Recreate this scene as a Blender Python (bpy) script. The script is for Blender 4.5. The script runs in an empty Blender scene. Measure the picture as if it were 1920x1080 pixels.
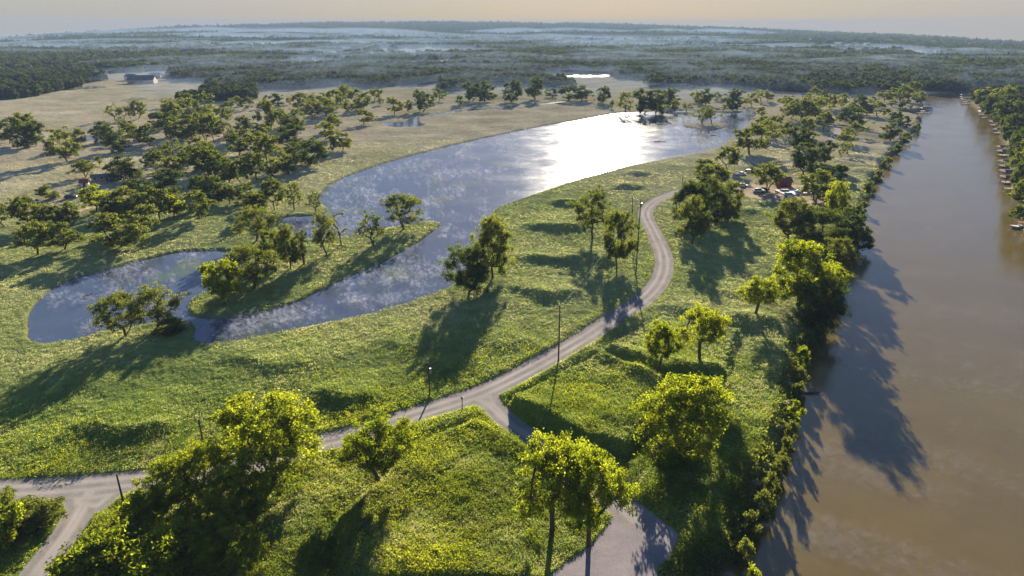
import bpy, math, random
import numpy as np
from mathutils import Vector, Matrix

rng = np.random.default_rng(11)
S = bpy.context.scene
COL = S.collection
# ------------------------------------------------------------------ camera numbers
F, Y0, CH = 1280.0, 48.0, 65.0
P = math.atan((540 - Y0) / F)
cP, sP = math.cos(P), math.sin(P)


def ray(px, py):
    px = np.asarray(px, float); py = np.asarray(py, float)
    u, v = px - 960, 540 - py
    return u, F * cP + v * sP, -F * sP + v * cP


# skyline of the far country: a wide rise in the middle, land falling away to both sides
HZ = np.array([(-300, 102), (0, 79), (160, 67.5), (320, 58), (480, 52), (640, 48), (850, 47), (1060, 49), (1280, 54.5),
               (1500, 64), (1700, 72.5), (1920, 86), (2200, 105)], float)
_rx, _ry, _rz = ray(HZ[:, 0], HZ[:, 1])
HAZ = np.arctan2(_rx, _ry)
HT = -_rz / np.hypot(_rx, _ry)
HD = np.interp(HZ[:, 0], [-300, 0, 600, 1250, 1920, 2200], [3900, 4300, 7400, 7400, 4300, 3900])


def sm(a, b, x):
    t = np.clip((np.asarray(x, float) - a) / (b - a), 0, 1)
    return t * t * (3 - 2 * t)


def drop(x, y):
    d = np.hypot(x, y); az = np.arctan2(x, y)
    T, D = np.interp(az, HAZ, HT), np.interp(az, HAZ, HD)
    return (CH - D * T) * sm(.40 * D, D, d) - np.maximum(0, d - D) * (T + .02)


def at(px, py, z=0.0):
    """pixel of the photograph -> point of the land (z = level above or below it)"""
    rx, ry, rz = ray(np.atleast_1d(px), np.atleast_1d(py))
    h = np.hypot(rx, ry)
    D = np.geomspace(40, 7600, 900)[:, None]
    gap = CH + D * (rz / h) - z - drop(D * (rx / h), D * (ry / h))
    k = np.argmax(gap < 0, axis=0)
    k = np.where((gap < 0).any(0), k, len(D) - 1)
    j = np.arange(len(rx)); g0, g1 = gap[k - 1, j], gap[k, j]
    d = D[k - 1, 0] + (D[k, 0] - D[k - 1, 0]) * np.clip(g0 / (g0 - g1 + 1e-9), 0, 1)
    x, y = d * rx / h, d * ry / h
    return (x, y) if np.ndim(px) else (x[0], y[0])


def pts(lst, z=0.0):
    a = np.array(lst, float)
    x, y = at(a[:, 0], a[:, 1], z)
    return np.stack([x, y], 1)


def smooth_closed(p, k=4):
    n = len(p); out = []
    for i in range(n):
        a, b, c, d = p[i - 1], p[i], p[(i + 1) % n], p[(i + 2) % n]
        for j in range(k):
            t = j / k
            out.append(.5 * ((2 * b) + (c - a) * t + (2 * a - 5 * b + 4 * c - d) * t * t + (3 * b - a - 3 * c + d) * t ** 3))
    return np.array(out)


def smooth_open(p, k=4):
    q = np.vstack([2 * p[0] - p[1], p, 2 * p[-1] - p[-2]]); out = []
    for i in range(1, len(q) - 2):
        a, b, c, d = q[i - 1], q[i], q[i + 1], q[i + 2]
        for j in range(k):
            t = j / k
            out.append(.5 * ((2 * b) + (c - a) * t + (2 * a - 5 * b + 4 * c - d) * t * t + (3 * b - a - 3 * c + d) * t ** 3))
    out.append(p[-1])
    return np.array(out)


def vnoise(x, y, seed=0):
    xi = np.floor(x).astype(np.int64); yi = np.floor(y).astype(np.int64)
    fx, fy = x - xi, y - yi
    fx = fx * fx * (3 - 2 * fx); fy = fy * fy * (3 - 2 * fy)

    def h(a, b):
        n = (a * 374761393 + b * 668265263 + seed * 974711) & 0x7fffffff
        n = ((n ^ (n >> 13)) * 1274126177) & 0x7fffffff
        return ((n ^ (n >> 16)) & 0xffff) / 65535.0
    return (h(xi, yi) * (1 - fx) + h(xi + 1, yi) * fx) * (1 - fy) + (h(xi, yi + 1) * (1 - fx) + h(xi + 1, yi + 1) * fx) * fy


def fbm(x, y, s, seed=0, o=3):
    v = 0; a = 1; t = 0
    for i in range(o):
        v = v + a * vnoise(x / s * 2 ** i + 17.3 * i, y / s * 2 ** i - 9.1 * i, seed + i); t += a; a *= .5
    return v / t


def seg_dist(x, y, a, b):
    dx, dy = b[0] - a[0], b[1] - a[1]
    L2 = dx * dx + dy * dy + 1e-12
    t = ((x - a[0]) * dx + (y - a[1]) * dy) / L2
    tc = np.clip(t, 0, 1)
    return np.hypot(x - a[0] - tc * dx, y - a[1] - tc * dy), t


def poly_sdf(x, y, poly, pad=30.0):
    """signed distance to a polygon, negative inside; far points just get pad"""
    pad = float(pad)
    out = np.full(x.shape, pad)
    lo, hi = poly.min(0) - pad, poly.max(0) + pad
    m = (x > lo[0]) & (x < hi[0]) & (y > lo[1]) & (y < hi[1])
    if not m.any():
        return out
    px, py = x[m], y[m]
    d = np.full(px.shape, pad); ins = np.zeros(px.shape, bool)
    n = len(poly)
    for i in range(n):
        a, b = poly[i], poly[(i + 1) % n]
        xa, xb = min(a[0], b[0]) - pad, max(a[0], b[0]) + pad
        ya, yb = min(a[1], b[1]) - pad, max(a[1], b[1]) + pad
        k = (px > xa) & (px < xb) & (py > ya) & (py < yb)
        if k.any():
            dd, _ = seg_dist(px[k], py[k], a, b)
            d[k] = np.minimum(d[k], dd)
        if a[1] != b[1]:
            c = ((a[1] > py) != (b[1] > py)) & (px < (b[0] - a[0]) * (py - a[1]) / (b[1] - a[1]) + a[0])
            ins ^= c
    out[m] = np.where(ins, -d, d)
    return out


def line_dist(x, y, pl, pad=20.0):
    out = np.full(x.shape, pad)
    for a, b in zip(pl[:-1], pl[1:]):
        k = (x > min(a[0], b[0]) - pad) & (x < max(a[0], b[0]) + pad) & (y > min(a[1], b[1]) - pad) & (y < max(a[1], b[1]) + pad)
        if k.any():
            dd, _ = seg_dist(x[k], y[k], a, b)
            out[k] = np.minimum(out[k], dd)
    return out


# ------------------------------------------------------------------ plan of the place (outlines read off the photograph)
POND = [(597, 368), (620, 345), (680, 320), (760, 295), (880, 265), (1000, 240), (1100, 222), (1160, 212), (1230, 209), (1290, 207),
        (1340, 206), (1380, 205), (1412, 208), (1418, 215), (1405, 228), (1380, 252), (1345, 277), (1290, 290), (1200, 308), (1110, 330),
        (1040, 352), (960, 380), (930, 392), (921, 405), (915, 425), (900, 460), (875, 505), (848, 537), (800, 557), (740, 577), (660, 598), (560, 618),
        (480, 634), (415, 645), (378, 645), (363, 634), (366, 614), (345, 602), (310, 604), (265, 612), (200, 622), (130, 640), (80, 645),
        (58, 637), (52, 612), (56, 585), (80, 555), (130, 525), (200, 507), (280, 485), (340, 472), (400, 470), (440, 472), (446, 480), (435, 503),
        (400, 538), (365, 560), (352, 578), (365, 592), (410, 597), (470, 590), (540, 572), (600, 545), (660, 515), (720, 490), (770, 462),
        (805, 440), (825, 424), (820, 418), (790, 418), (745, 425), (690, 436), (640, 446), (580, 450), (540, 446), (524, 432), (524, 415), (540, 406),
        (580, 405), (607, 400), (614, 392), (601, 381)]
ISLE = [(1280, 235), (1310, 231), (1340, 230), (1362, 234), (1355, 240), (1335, 243.5), (1300, 241)]
ISLE2 = [(1268, 212), (1283, 210.5), (1302, 211.5), (1300, 214), (1280, 214.5)]
ISLE3 = [(1335, 209), (1362, 207.5), (1392, 208.5), (1388, 211), (1360, 211.5)]
RIVER = [(1372, 1120), (1392, 1050), (1405, 1000), (1435, 930), (1462, 862), (1484, 790), (1497, 740), (1500, 690), (1512, 648), (1545, 612), (1562, 575),
         (1580, 520), (1592, 470), (1606, 425), (1622, 385), (1640, 342), (1678, 285), (1718, 242), (1727, 222), (1690, 212), (1727, 209), (1729, 190), (1728, 182),
         (1790, 176), (1900, 172), (2000, 172), (2000, 178), (1880, 182), (1814, 185), (1822, 200), (1842, 217), (1862, 232), (1873, 255), (1886, 295), (1893, 340), (1897, 370),
         (1906, 410), (1921, 450), (1980, 600), (2150, 900), (2300, 1120)]
POOLS = [('small_pond', [(718, 231), (735, 229.5), (757, 227), (783, 219.5), (787, 230), (798, 233), (780, 238), (745, 239), (728, 237)]),
         ('small_pond', [(150, 263), (156, 258), (182, 255), (184, 261), (160, 265)]),
         ('creek', [(802, 217), (850, 208), (905, 203.5), (960, 199.5), (1010, 195), (1060, 189.5), (1060, 191), (1010, 196.8), (960, 201.5), (905, 206), (850, 211), (806, 219)]),
         ('far_pond', [(1032, 144), (1045, 140.2), (1080, 139.4), (1138, 140.5), (1134, 144), (1090, 144.5)]),
         ('far_pond', [(962, 142.5), (998, 141.8), (996, 143.6), (964, 144)]),
         ('far_pond', [(1070, 81), (1115, 79.3), (1150, 79.8), (1148, 81.4), (1080, 83)]),  # pond added to give the bright glint of the hall roofs
         ('far_pond', [(1160, 73.8), (1180, 73.4), (1210, 74), (1170, 74.9)]),
         ('far_pond', [(1035, 94.5), (1050, 93.6), (1062, 94.4), (1048, 95.6)])]
ROAD = [(1556, 230), (1572, 244), (1558, 260), (1545, 278), (1520, 297), (1480, 307), (1418, 318), (1360, 332), (1310, 348), (1268, 360), (1235, 373),
        (1215, 388), (1210, 403), (1218, 420), (1232, 448), (1243, 475), (1245, 500), (1237, 525), (1218, 550), (1190, 572), (1150, 597), (1100, 630),
        (1050, 660), (1000, 688), (950, 714), (900, 737), (850, 754), (790, 773), (720, 796), (650, 818), (600, 830), (540, 848), (470, 868),
        (400, 885), (330, 894), (260, 900), (180, 908), (100, 914), (30, 918), (-60, 920)]
SPUR = [(880, 742), (918, 757), (945, 783), (975, 806), (1010, 828), (1060, 868), (1110, 905), (1150, 940), (1190, 975)]
SPUR2 = [(175, 905), (160, 938), (142, 972), (115, 1012), (85, 1052), (55, 1095)]
FLARE = [(862, 748), (925, 731), (938, 746), (948, 765), (962, 785), (930, 786), (905, 762), (885, 757)]
FLARE2 = [(50, 934), (255, 910), (222, 932), (198, 952), (175, 962), (125, 955), (112, 941)]
CULDESAC = [(1165, 935), (1200, 945), (1245, 980), (1268, 1000), (1262, 1030), (1235, 1065), (1215, 1100), (1030, 1100), (1045, 1065), (1090, 1035), (1130, 1000), (1150, 965)]
TRACK = [(420, 250), (330, 300), (255, 326), (210, 340), (170, 352), (120, 372), (90, 385), (40, 392), (-40, 396)]
TRACK2 = [(390, 345), (330, 352), (270, 362), (215, 372), (170, 388), (130, 402), (90, 412)]
YARD = [(1370, 345), (1400, 338), (1450, 345), (1500, 348), (1540, 362), (1575, 380), (1560, 392), (1520, 385), (1470, 378), (1420, 372), (1385, 362)]
BERMS = [([(1150, 352), (1210, 352)], 1.6), ([(1030, 381), (1095, 384)], 1.7), ([(980, 425), (1045, 430), (1110, 430)], 1.8),
         ([(972, 483), (1040, 490), (1085, 486)], 1.8), ([(955, 540), (1030, 558), (1085, 550)], 1.7), ([(890, 640), (950, 650), (995, 640)], 1.0),
         ([(590, 735), (655, 754), (710, 745)], 1.6), ([(150, 800), (240, 815), (325, 800)], 1.7), ([(1245, 572), (1300, 590), (1350, 602), (1390, 610)], 1.3),
         ([(1125, 672), (1180, 690), (1240, 720)], 1.7), ([(962, 765), (1040, 806), (1120, 850), (1165, 856)], 1.7), ([(1378, 592), (1410, 609), (1452, 600)], 1.8),
         ([(1250, 690), (1300, 710), (1352, 700)], 1.5), ([(1330, 548), (1400, 556), (1440, 545)], .9), ([(1370, 395), (1425, 398)], 1.2), ([(1370, 470), (1440, 500)], 1.0),
         ([(1560, 270), (1625, 282)], 1.4), ([(1580, 290), (1665, 302)], 1.5), ([(1600, 250), (1665, 262)], 1.3), ([(1600, 318), (1645, 330)], 1.4),
         ([(660, 838), (770, 828), (890, 778)], 1.0), ([(945, 748), (1050, 700), (1150, 640), (1205, 592)], 1.0), ([(1170, 326), (1225, 328)], 1.5),
         ([(900, 780), (950, 812), (990, 835)], .8), ([(420, 668), (520, 690), (600, 676)], .9), ([(700, 640), (780, 650), (830, 630)], .8), ([(60, 700), (140, 712), (200, 690)], .9),
         ([(1440, 300), (1480, 322)], 1.2), ([(1390, 292), (1450, 300)], 1.0), ([(1430, 262), (1480, 268)], .9), ([(150, 102), (205, 103)], 1.0), ([(150, 166), (205, 164)], 3.0), ([(235, 188), (280, 186)], 2.0),
         ([(1560, 300), (1600, 312)], 1.2), ([(1640, 240), (1690, 256)], 1.2)]

pond = smooth_closed(pts(POND, -.55)); river = smooth_closed(pts(RIVER, -2.5))
isles = [smooth_closed(pts(i, -.5)) for i in (ISLE, ISLE2, ISLE3)]
pools = [(n, smooth_closed(pts(p, -.35))) for n, p in POOLS]
road, spur, spur2 = smooth_open(pts(ROAD)), smooth_open(pts(SPUR)), smooth_open(pts(SPUR2))
flares = [smooth_closed(pts(p)) for p in (FLARE, FLARE2)]
culdesac = smooth_closed(pts(CULDESAC)); yard = smooth_closed(pts(YARD))
tracks = [smooth_open(pts(t)) for t in (TRACK, TRACK2)]
berms = [(pts(b), h) for b, h in BERMS]
WOODS = [[(-80, 152), (60, 140), (150, 128), (176, 150), (130, 166), (60, 182), (-80, 200)], [(176, 120), (300, 116), (312, 132), (200, 138)],
         [(318, 138), (400, 125), (520, 130), (640, 128), (800, 136), (770, 150), (640, 160), (545, 170), (480, 190), (360, 190), (400, 166), (430, 158), (330, 148)],
         [(640, 122), (800, 119), (1000, 126), (1030, 134), (1150, 134), (1280, 138), (1460, 160), (1726, 178), (1735, 172), (2000, 168), (2000, 135), (1700, 128), (1500, 117), (1280, 112), (1100, 120), (900, 115), (700, 110)],
         [(815, 165), (850, 150), (960, 146), (1025, 150), (1130, 150), (1240, 146), (1320, 158), (1300, 165), (1200, 164), (1040, 164), (930, 160), (840, 172)],
         [(1826, 186), (1832, 176), (1920, 169), (2100, 169), (2100, 430), (1960, 460), (1935, 420), (1918, 330), (1905, 262), (1862, 218)],
         [(640, 128), (820, 126), (1030, 128), (1150, 134), (1280, 138), (1470, 158), (1725, 178), (1560, 176), (1400, 168), (1320, 160), (1240, 150), (1180, 150), (1140, 147), (1025, 149), (860, 154), (780, 160), (700, 166), (640, 160)],
         [(-60, 100), (60, 96), (180, 101), (160, 108), (-60, 122)], [(1250, 88), (1500, 98), (1700, 108), (1920, 118), (1920, 130), (1600, 116), (1400, 106), (1260, 100)],
         [(640, 52), (900, 55), (1060, 59), (900, 61), (680, 58)], [(900, 69), (1040, 66), (1260, 72), (1250, 76), (1100, 73), (960, 76)]]
PADS = [([(948, 768), (1122, 676), (1245, 725), (1232, 772), (1172, 848), (1105, 845), (1030, 808)], 1.5), ([(1140, 660), (1240, 598), (1385, 622), (1355, 702), (1258, 712)], 1.0),
        ([(775, 845), (892, 795), (995, 848), (1010, 930), (1000, 1090), (640, 1090), (640, 980)], .8)]
pads = [(pts(p), h) for p, h in PADS]
woods = [pts(w) for w in WOODS]


def masks(x, y):
    """distances to water and roads, negative inside"""
    m = {}
    pd = poly_sdf(x, y, pond, 25)
    for i in isles:
        pd = np.maximum(pd, -poly_sdf(x, y, i, 25))
    m['pond'] = pd + .9 * (fbm(x, y, 4.5, 15, 3) - .5) * (pd < 24)
    m['river'] = poly_sdf(x, y, river, 25)
    m['pools'] = [poly_sdf(x, y, p, 25) for _, p in pools]
    wob = .25 * (fbm(x, y, 3.0, 5, 2) - .5)
    d = np.minimum(line_dist(x, y, road) - 2.75, np.minimum(line_dist(x, y, spur) - 2.1, line_dist(x, y, spur2) - 2.1))
    for f in flares:
        d = np.minimum(d, poly_sdf(x, y, f, 20))
    m['road'] = d + wob
    m['cul'] = poly_sdf(x, y, culdesac, 20) + 2.5 * wob
    m['yard'] = poly_sdf(x, y, yard, 20) + 8 * wob
    m['track'] = np.minimum(line_dist(x, y, tracks[0]) - 1.5, line_dist(x, y, tracks[1]) - 1.6) + wob
    return m


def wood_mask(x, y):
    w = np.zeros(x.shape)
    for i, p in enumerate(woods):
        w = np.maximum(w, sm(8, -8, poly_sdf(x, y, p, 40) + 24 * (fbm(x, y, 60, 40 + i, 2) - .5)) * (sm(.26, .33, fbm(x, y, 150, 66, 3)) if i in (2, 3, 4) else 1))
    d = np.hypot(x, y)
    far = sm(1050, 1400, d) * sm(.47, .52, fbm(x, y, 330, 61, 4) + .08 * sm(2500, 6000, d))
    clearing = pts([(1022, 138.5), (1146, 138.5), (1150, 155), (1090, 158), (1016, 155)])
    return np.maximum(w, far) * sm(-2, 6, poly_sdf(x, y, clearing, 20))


def height(x, y, m, micro=True):
    d = np.hypot(x, y)
    z = drop(x, y) + (fbm(x, y, 900, 90, 3) - .5) * 13 * sm(1200, 3500, d)
    z = z + ((fbm(x, y, 26, 3, 3) - .5) * 1.4 + (fbm(x, y, 8, 4, 2) - .5) * .55) * sm(2, 14, np.minimum(m['road'], np.minimum(m['pond'], m['cul'])))
    z_flat = z.copy()
    for pl, h in berms:
        best = np.full(x.shape, 60.0); sg = np.zeros(x.shape); fade = np.zeros(x.shape)
        lo, hi = pl.min(0) - 60, pl.max(0) + 60
        k = (x > lo[0]) & (x < hi[0]) & (y > lo[1]) & (y < hi[1])
        if not k.any():
            continue
        xx, yy = x[k], y[k]
        b = np.full(xx.shape, 60.0); s = np.zeros(xx.shape); tt = np.zeros(xx.shape)
        n = len(pl) - 1
        for i in range(n):
            dd, t = seg_dist(xx, yy, pl[i], pl[i + 1])
            q = dd < b
            nx, ny = -(pl[i + 1][1] - pl[i][1]), pl[i + 1][0] - pl[i][0]
            side = (xx - pl[i][0]) * nx + (yy - pl[i][1]) * ny
            b = np.where(q, dd, b); s = np.where(q, np.sign(side), s); tt = np.where(q, (i + t) / n, tt)
        b = np.maximum(0, b + 1.6 * (fbm(xx, yy, 5, 79, 3) - .5) * sm(0, 1.5, b))
        e = sm(-.25, .3, tt) * sm(1.25, .7, tt)
        wav = .75 + .5 * fbm(xx, yy, 9, 77, 2)
        z[k] += h * wav * e * np.where(s > 0, np.exp(-(b / 9.0) ** 1.3), np.exp(-(b / 2.4) ** 1.7))
    for p, h in pads:
        q = poly_sdf(x, y, p, 25) + .5 * (fbm(x, y, 5, 88, 2) - .5)
        z = z + h * sm(.5, -.7, q) - .5 * h * sm(3.2, 1.2, q) * sm(.2, 1.0, q) - .12 * h * sm(-1, -12, q)
    z = z_flat + (z - z_flat) * sm(-.2, 1.6, np.minimum(m['road'], m['cul']))   # the roads are graded level
    for i, p in enumerate(isles):
        q = np.minimum(poly_sdf(x, y, p, 25), 0)
        z = z + .5 * sm(0, -5, q)
    lev = [('pond', m['pond'], .55)] + [('pool', p, .35) for p in m['pools']]
    for _, s, L in lev:
        bank = sm(.9, -.9, s)
        z = np.where(s < 20, z * sm(-.9, 3, s) + (drop(x, y) if L < .5 else 0) * sm(3, -.9, s) - 2 * L * bank, z)
    s = m['river'] + 2.0 * (fbm(x, y, 7, 21, 2) - .5)
    z = np.where(s < 22, z * sm(-3, 6, s) - 5.0 * sm(4.0, -4.0, s), z)
    if micro:
        r = np.minimum(np.minimum(m['road'], m['cul']), np.minimum(m['pond'], m['river']))
        amp = sm(0, 1.0, r) * sm(700, 300, d)
        z = z + amp * ((fbm(x, y, 2.6, 31, 3) - .45) * .42 + (fbm(x, y, .8, 33, 2) - .5) * .26)
        z = z - .12 * sm(.4, -.3, np.minimum(m['road'], m['cul']))
        z = z + sm(-.5, 0, m['road']) * sm(0, -1, m['road']) * .03
    return z


def ground_z(x, y):
    x = np.atleast_1d(np.asarray(x, float)); y = np.atleast_1d(np.asarray(y, float))
    return height(x, y, masks(x, y))


# ------------------------------------------------------------------ mesh helpers
def mesh_np(name, V, Fc, mat, attrs=None, sizes=None, smooth=False):
    me = bpy.data.meshes.new(name)
    V = np.ascontiguousarray(V, np.float32)
    Fc = np.asarray(Fc, np.int32)
    if sizes is None:
        k = Fc.shape[1]; nf = len(Fc); ls = np.arange(nf, dtype=np.int32) * k; flat = Fc.ravel()
    else:
        nf = len(sizes); ls = np.concatenate([[0], np.cumsum(sizes)[:-1]]).astype(np.int32); flat = Fc.ravel()
    me.vertices.add(len(V)); me.vertices.foreach_set('co', V.ravel())
    me.loops.add(len(flat)); me.loops.foreach_set('vertex_index', flat)
    me.polygons.add(nf); me.polygons.foreach_set('loop_start', ls)
    for a, vals in (attrs or {}).items():
        at_ = me.attributes.new(a, 'FLOAT', 'POINT'); at_.data.foreach_set('value', np.ascontiguousarray(vals, np.float32))
    me.update(calc_edges=True)
    if smooth:
        me.polygons.foreach_set('use_smooth', np.ones(nf, bool))
    if mat:
        me.materials.append(mat)
    return me


def link(name, me, parent=None, **props):
    o = bpy.data.objects.new(name, me); COL.objects.link(o)
    if parent:
        o.parent = parent
    for k, v in props.items():
        o[k] = v
    return o


class MB:
    """collects boxes, tubes and prisms for one mesh"""
    def __init__(s):
        s.v, s.f = [], []

    def add(s, v, f):
        n = len(s.v); s.v += [tuple(p) for p in v]; s.f += [tuple(i + n for i in q) for q in f]; return s

    def box(s, x0, x1, y0, y1, z0, z1):
        return s.add([(x0, y0, z0), (x1, y0, z0), (x1, y1, z0), (x0, y1, z0), (x0, y0, z1), (x1, y0, z1), (x1, y1, z1), (x0, y1, z1)],
                     [(0, 3, 2, 1), (4, 5, 6, 7), (0, 1, 5, 4), (1, 2, 6, 5), (2, 3, 7, 6), (3, 0, 4, 7)])

    def tube(s, a, b, r0, r1=None, n=8):
        a, b = Vector(a), Vector(b); r1 = r0 if r1 is None else r1
        d = (b - a).normalized(); u = d.orthogonal().normalized(); w = d.cross(u)
        v = []
        for c, r in ((a, r0), (b, r1)):
            for i in range(n):
                t = 2 * math.pi * i / n
                v.append(c + r * (math.cos(t) * u + math.sin(t) * w))
        f = [(i, (i + 1) % n, n + (i + 1) % n, n + i) for i in range(n)]
        return s.add(v, f + [tuple(range(n - 1, -1, -1)), tuple(range(n, 2 * n))])

    def prism(s, prof, y0, y1):
        """profile in x-z, drawn out along y"""
        n = len(prof)
        v = [(x, y0, z) for x, z in prof] + [(x, y1, z) for x, z in prof]
        f = [(i, (i + 1) % n, n + (i + 1) % n, n + i) for i in range(n)]
        return s.add(v, f + [tuple(range(n - 1, -1, -1)), tuple(range(n, 2 * n))])

    def hull(s, rings):
        """loft of equally long rings"""
        n = len(rings[0]); v = [p for r in rings for p in r]; f = []
        for k in range(len(rings) - 1):
            f += [(k * n + i, k * n + (i + 1) % n, (k + 1) * n + (i + 1) % n, (k + 1) * n + i) for i in range(n)]
        return s.add(v, f + [tuple(range(n - 1, -1, -1)), tuple(range((len(rings) - 1) * n, len(rings) * n))])

    def mesh(s, name, mat, smooth=False):
        me = bpy.data.meshes.new(name); me.from_pydata(s.v, [], s.f); me.update()
        if mat:
            me.materials.append(mat)
        if smooth:
            me.polygons.foreach_set('use_smooth', np.ones(len(me.polygons), bool))
        return me

    def build(s, name, mat, parent=None, smooth=False):
        return link(name, s.mesh(name, mat, smooth), parent)


def empty(name, loc, rz, label, cat, group=None):
    o = bpy.data.objects.new(name, None); COL.objects.link(o)
    o.location = loc; o.rotation_euler = (0, 0, rz); o.empty_display_size = .5
    o['label'] = label; o['category'] = cat
    if group:
        o['group'] = group
    return o


# ------------------------------------------------------------------ materials
def new_mat(name):
    m = bpy.data.materials.new(name); m.use_nodes = True
    nt = m.node_tree; nt.nodes.clear()
    out = nt.nodes.new('ShaderNodeOutputMaterial')
    return m, nt, out


def N(nt, typ, **kw):
    n = nt.nodes.new(typ)
    for k, v in kw.items():
        if k.startswith('i_'):
            n.inputs[k[2:].replace('_', ' ')].default_value = v
        else:
            setattr(n, k, v)
    return n


def ramp(nt, stops, fac=None):
    r = nt.nodes.new('ShaderNodeValToRGB')
    e = r.color_ramp.elements
    while len(e) < len(stops):
        e.new(.5)
    for q, (p, c) in zip(e, stops):
        q.position = p; q.color = (*c, 1) if len(c) == 3 else c
    if fac is not None:
        nt.links.new(fac, r.inputs[0])
    return r


def mixc(nt, fac, a, b, mode='MIX'):
    n = nt.nodes.new('ShaderNodeMix'); n.data_type = 'RGBA'; n.blend_type = mode
    for s, v in ((0, fac), (6, a), (7, b)):
        if isinstance(v, (int, float)):
            n.inputs[s].default_value = v
        elif isinstance(v, tuple):
            n.inputs[s].default_value = (*v, 1)
        else:
            nt.links.new(v, n.inputs[s])
    return n.outputs[2]


def math_(nt, op, a, b=0.0):
    n = nt.nodes.new('ShaderNodeMath'); n.operation = op
    for i, v in enumerate((a, b)):
        if isinstance(v, (int, float)):
            n.inputs[i].default_value = v
        else:
            nt.links.new(v, n.inputs[i])
    return n.outputs[0]


def noise(nt, scale, detail=3, rough=.55, vec=None, dist=0.0):
    n = N(nt, 'ShaderNodeTexNoise', i_Scale=scale, i_Detail=detail, i_Roughness=rough, i_Distortion=dist)
    if vec is not None:
        nt.links.new(vec, n.inputs['Vector'])
    return n.outputs['Fac']


def wpos(nt):
    return N(nt, 'ShaderNodeNewGeometry').outputs['Position']


def attr(nt, name):
    return N(nt, 'ShaderNodeAttribute', attribute_name=name).outputs['Fac']


def solid(name, col, rough=.7, metal=0.0, var=.25, scale=2.0, spec=.3):
    m, nt, out = new_mat(name)
    b = N(nt, 'ShaderNodeBsdfPrincipled'); b.inputs['Roughness'].default_value = rough; b.inputs['Metallic'].default_value = metal
    b.inputs['Specular IOR Level'].default_value = spec
    tc = N(nt, 'ShaderNodeTexCoord').outputs['Object']
    c = mixc(nt, noise(nt, scale, 4, .6, tc), tuple(x * (1 - var) for x in col), tuple(min(1, x * (1 + var)) for x in col))
    nt.links.new(c, b.inputs['Base Color']); nt.links.new(b.outputs[0], out.inputs[0])
    return m


def foliage(name, dark, light, trans=.5, tcol=None, mid=None):
    m, nt, out = new_mat(name)
    t = attr(nt, 'tone')
    oi = N(nt, 'ShaderNodeObjectInfo').outputs['Random']
    f = math_(nt, 'ADD', math_(nt, 'MULTIPLY', t, .75), math_(nt, 'MULTIPLY', oi, .25))
    r = ramp(nt, [(0.0, dark), (.52, mid), (1.0, light)] if mid else [(0.0, dark), (1.0, light)], f)
    tr = mixc(nt, 1.0, r.outputs[0], tcol or (1.25, 1.15, .55), 'MULTIPLY')
    d = N(nt, 'ShaderNodeBsdfDiffuse'); nt.links.new(r.outputs[0], d.inputs[0])
    tl = N(nt, 'ShaderNodeBsdfTranslucent'); nt.links.new(tr, tl.inputs[0])
    mx = N(nt, 'ShaderNodeMixShader'); mx.inputs[0].default_value = trans
    nt.links.new(d.outputs[0], mx.inputs[1]); nt.links.new(tl.outputs[0], mx.inputs[2])
    nt.links.new(mx.outputs[0], out.inputs[0])
    return m


M = {}
M['leaf_bright'] = foliage('bright leaves', (.07, .115, .012), (.33, .375, .038), .66)  # yellow-green leaf tone, with the backlit glow of the crowns put into it
M['leaf_olive'] = foliage('olive leaves', (.042, .066, .018), (.20, .23, .062), .56)
M['leaf_dark'] = foliage('dark leaves', (.026, .048, .015), (.105, .14, .042), .48)
M['leaf_far'] = foliage('distant leaves', (.016, .028, .014), (.055, .068, .028), .4)
M['bark'] = solid('bark', (.075, .058, .042), .95, var=.4, scale=6)
M['pole'] = solid('weathered pole wood', (.07, .052, .04), .9, var=.3)
M['white'] = solid('white paint', (.52, .52, .51), .5, var=.06)
M['grey_roof'] = solid('grey shingle', (.10, .105, .12), .8, var=.25)
M['metal_roof'] = solid('pale metal roof', (.55, .56, .58), .3, .6, var=.08)
M['red'] = solid('red paint', (.20, .022, .03), .55, var=.2)
M['darkred'] = solid('dark red shingle', (.20, .05, .045), .8, var=.2)
M['wood'] = solid('grey dock planks', (.11, .085, .07), .85, var=.35, scale=3)
M['trailer_grey'] = solid('weathered trailer siding', (.20, .20, .22), .7, var=.12)
M['tan'] = solid('tan siding', (.30, .25, .20), .8, var=.12)
M['glass'] = solid('dark glass', (.02, .025, .03), .08, var=.1, spec=.6)
M['rubber'] = solid('tyre rubber', (.02, .02, .02), .85)
M['blue'] = solid('pale blue paint', (.35, .47, .60), .35, var=.05)
M['dark'] = solid('dark paint', (.03, .033, .04), .35, var=.1)
M['concrete'] = solid('concrete', (.42, .40, .38), .85, var=.15, scale=.8)
M['steel'] = solid('galvanised steel', (.28, .29, .31), .5, .5, var=.1)
M['rock'] = solid('bank stone', (.16, .125, .10), .9, var=.4, scale=1.2)


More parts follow.
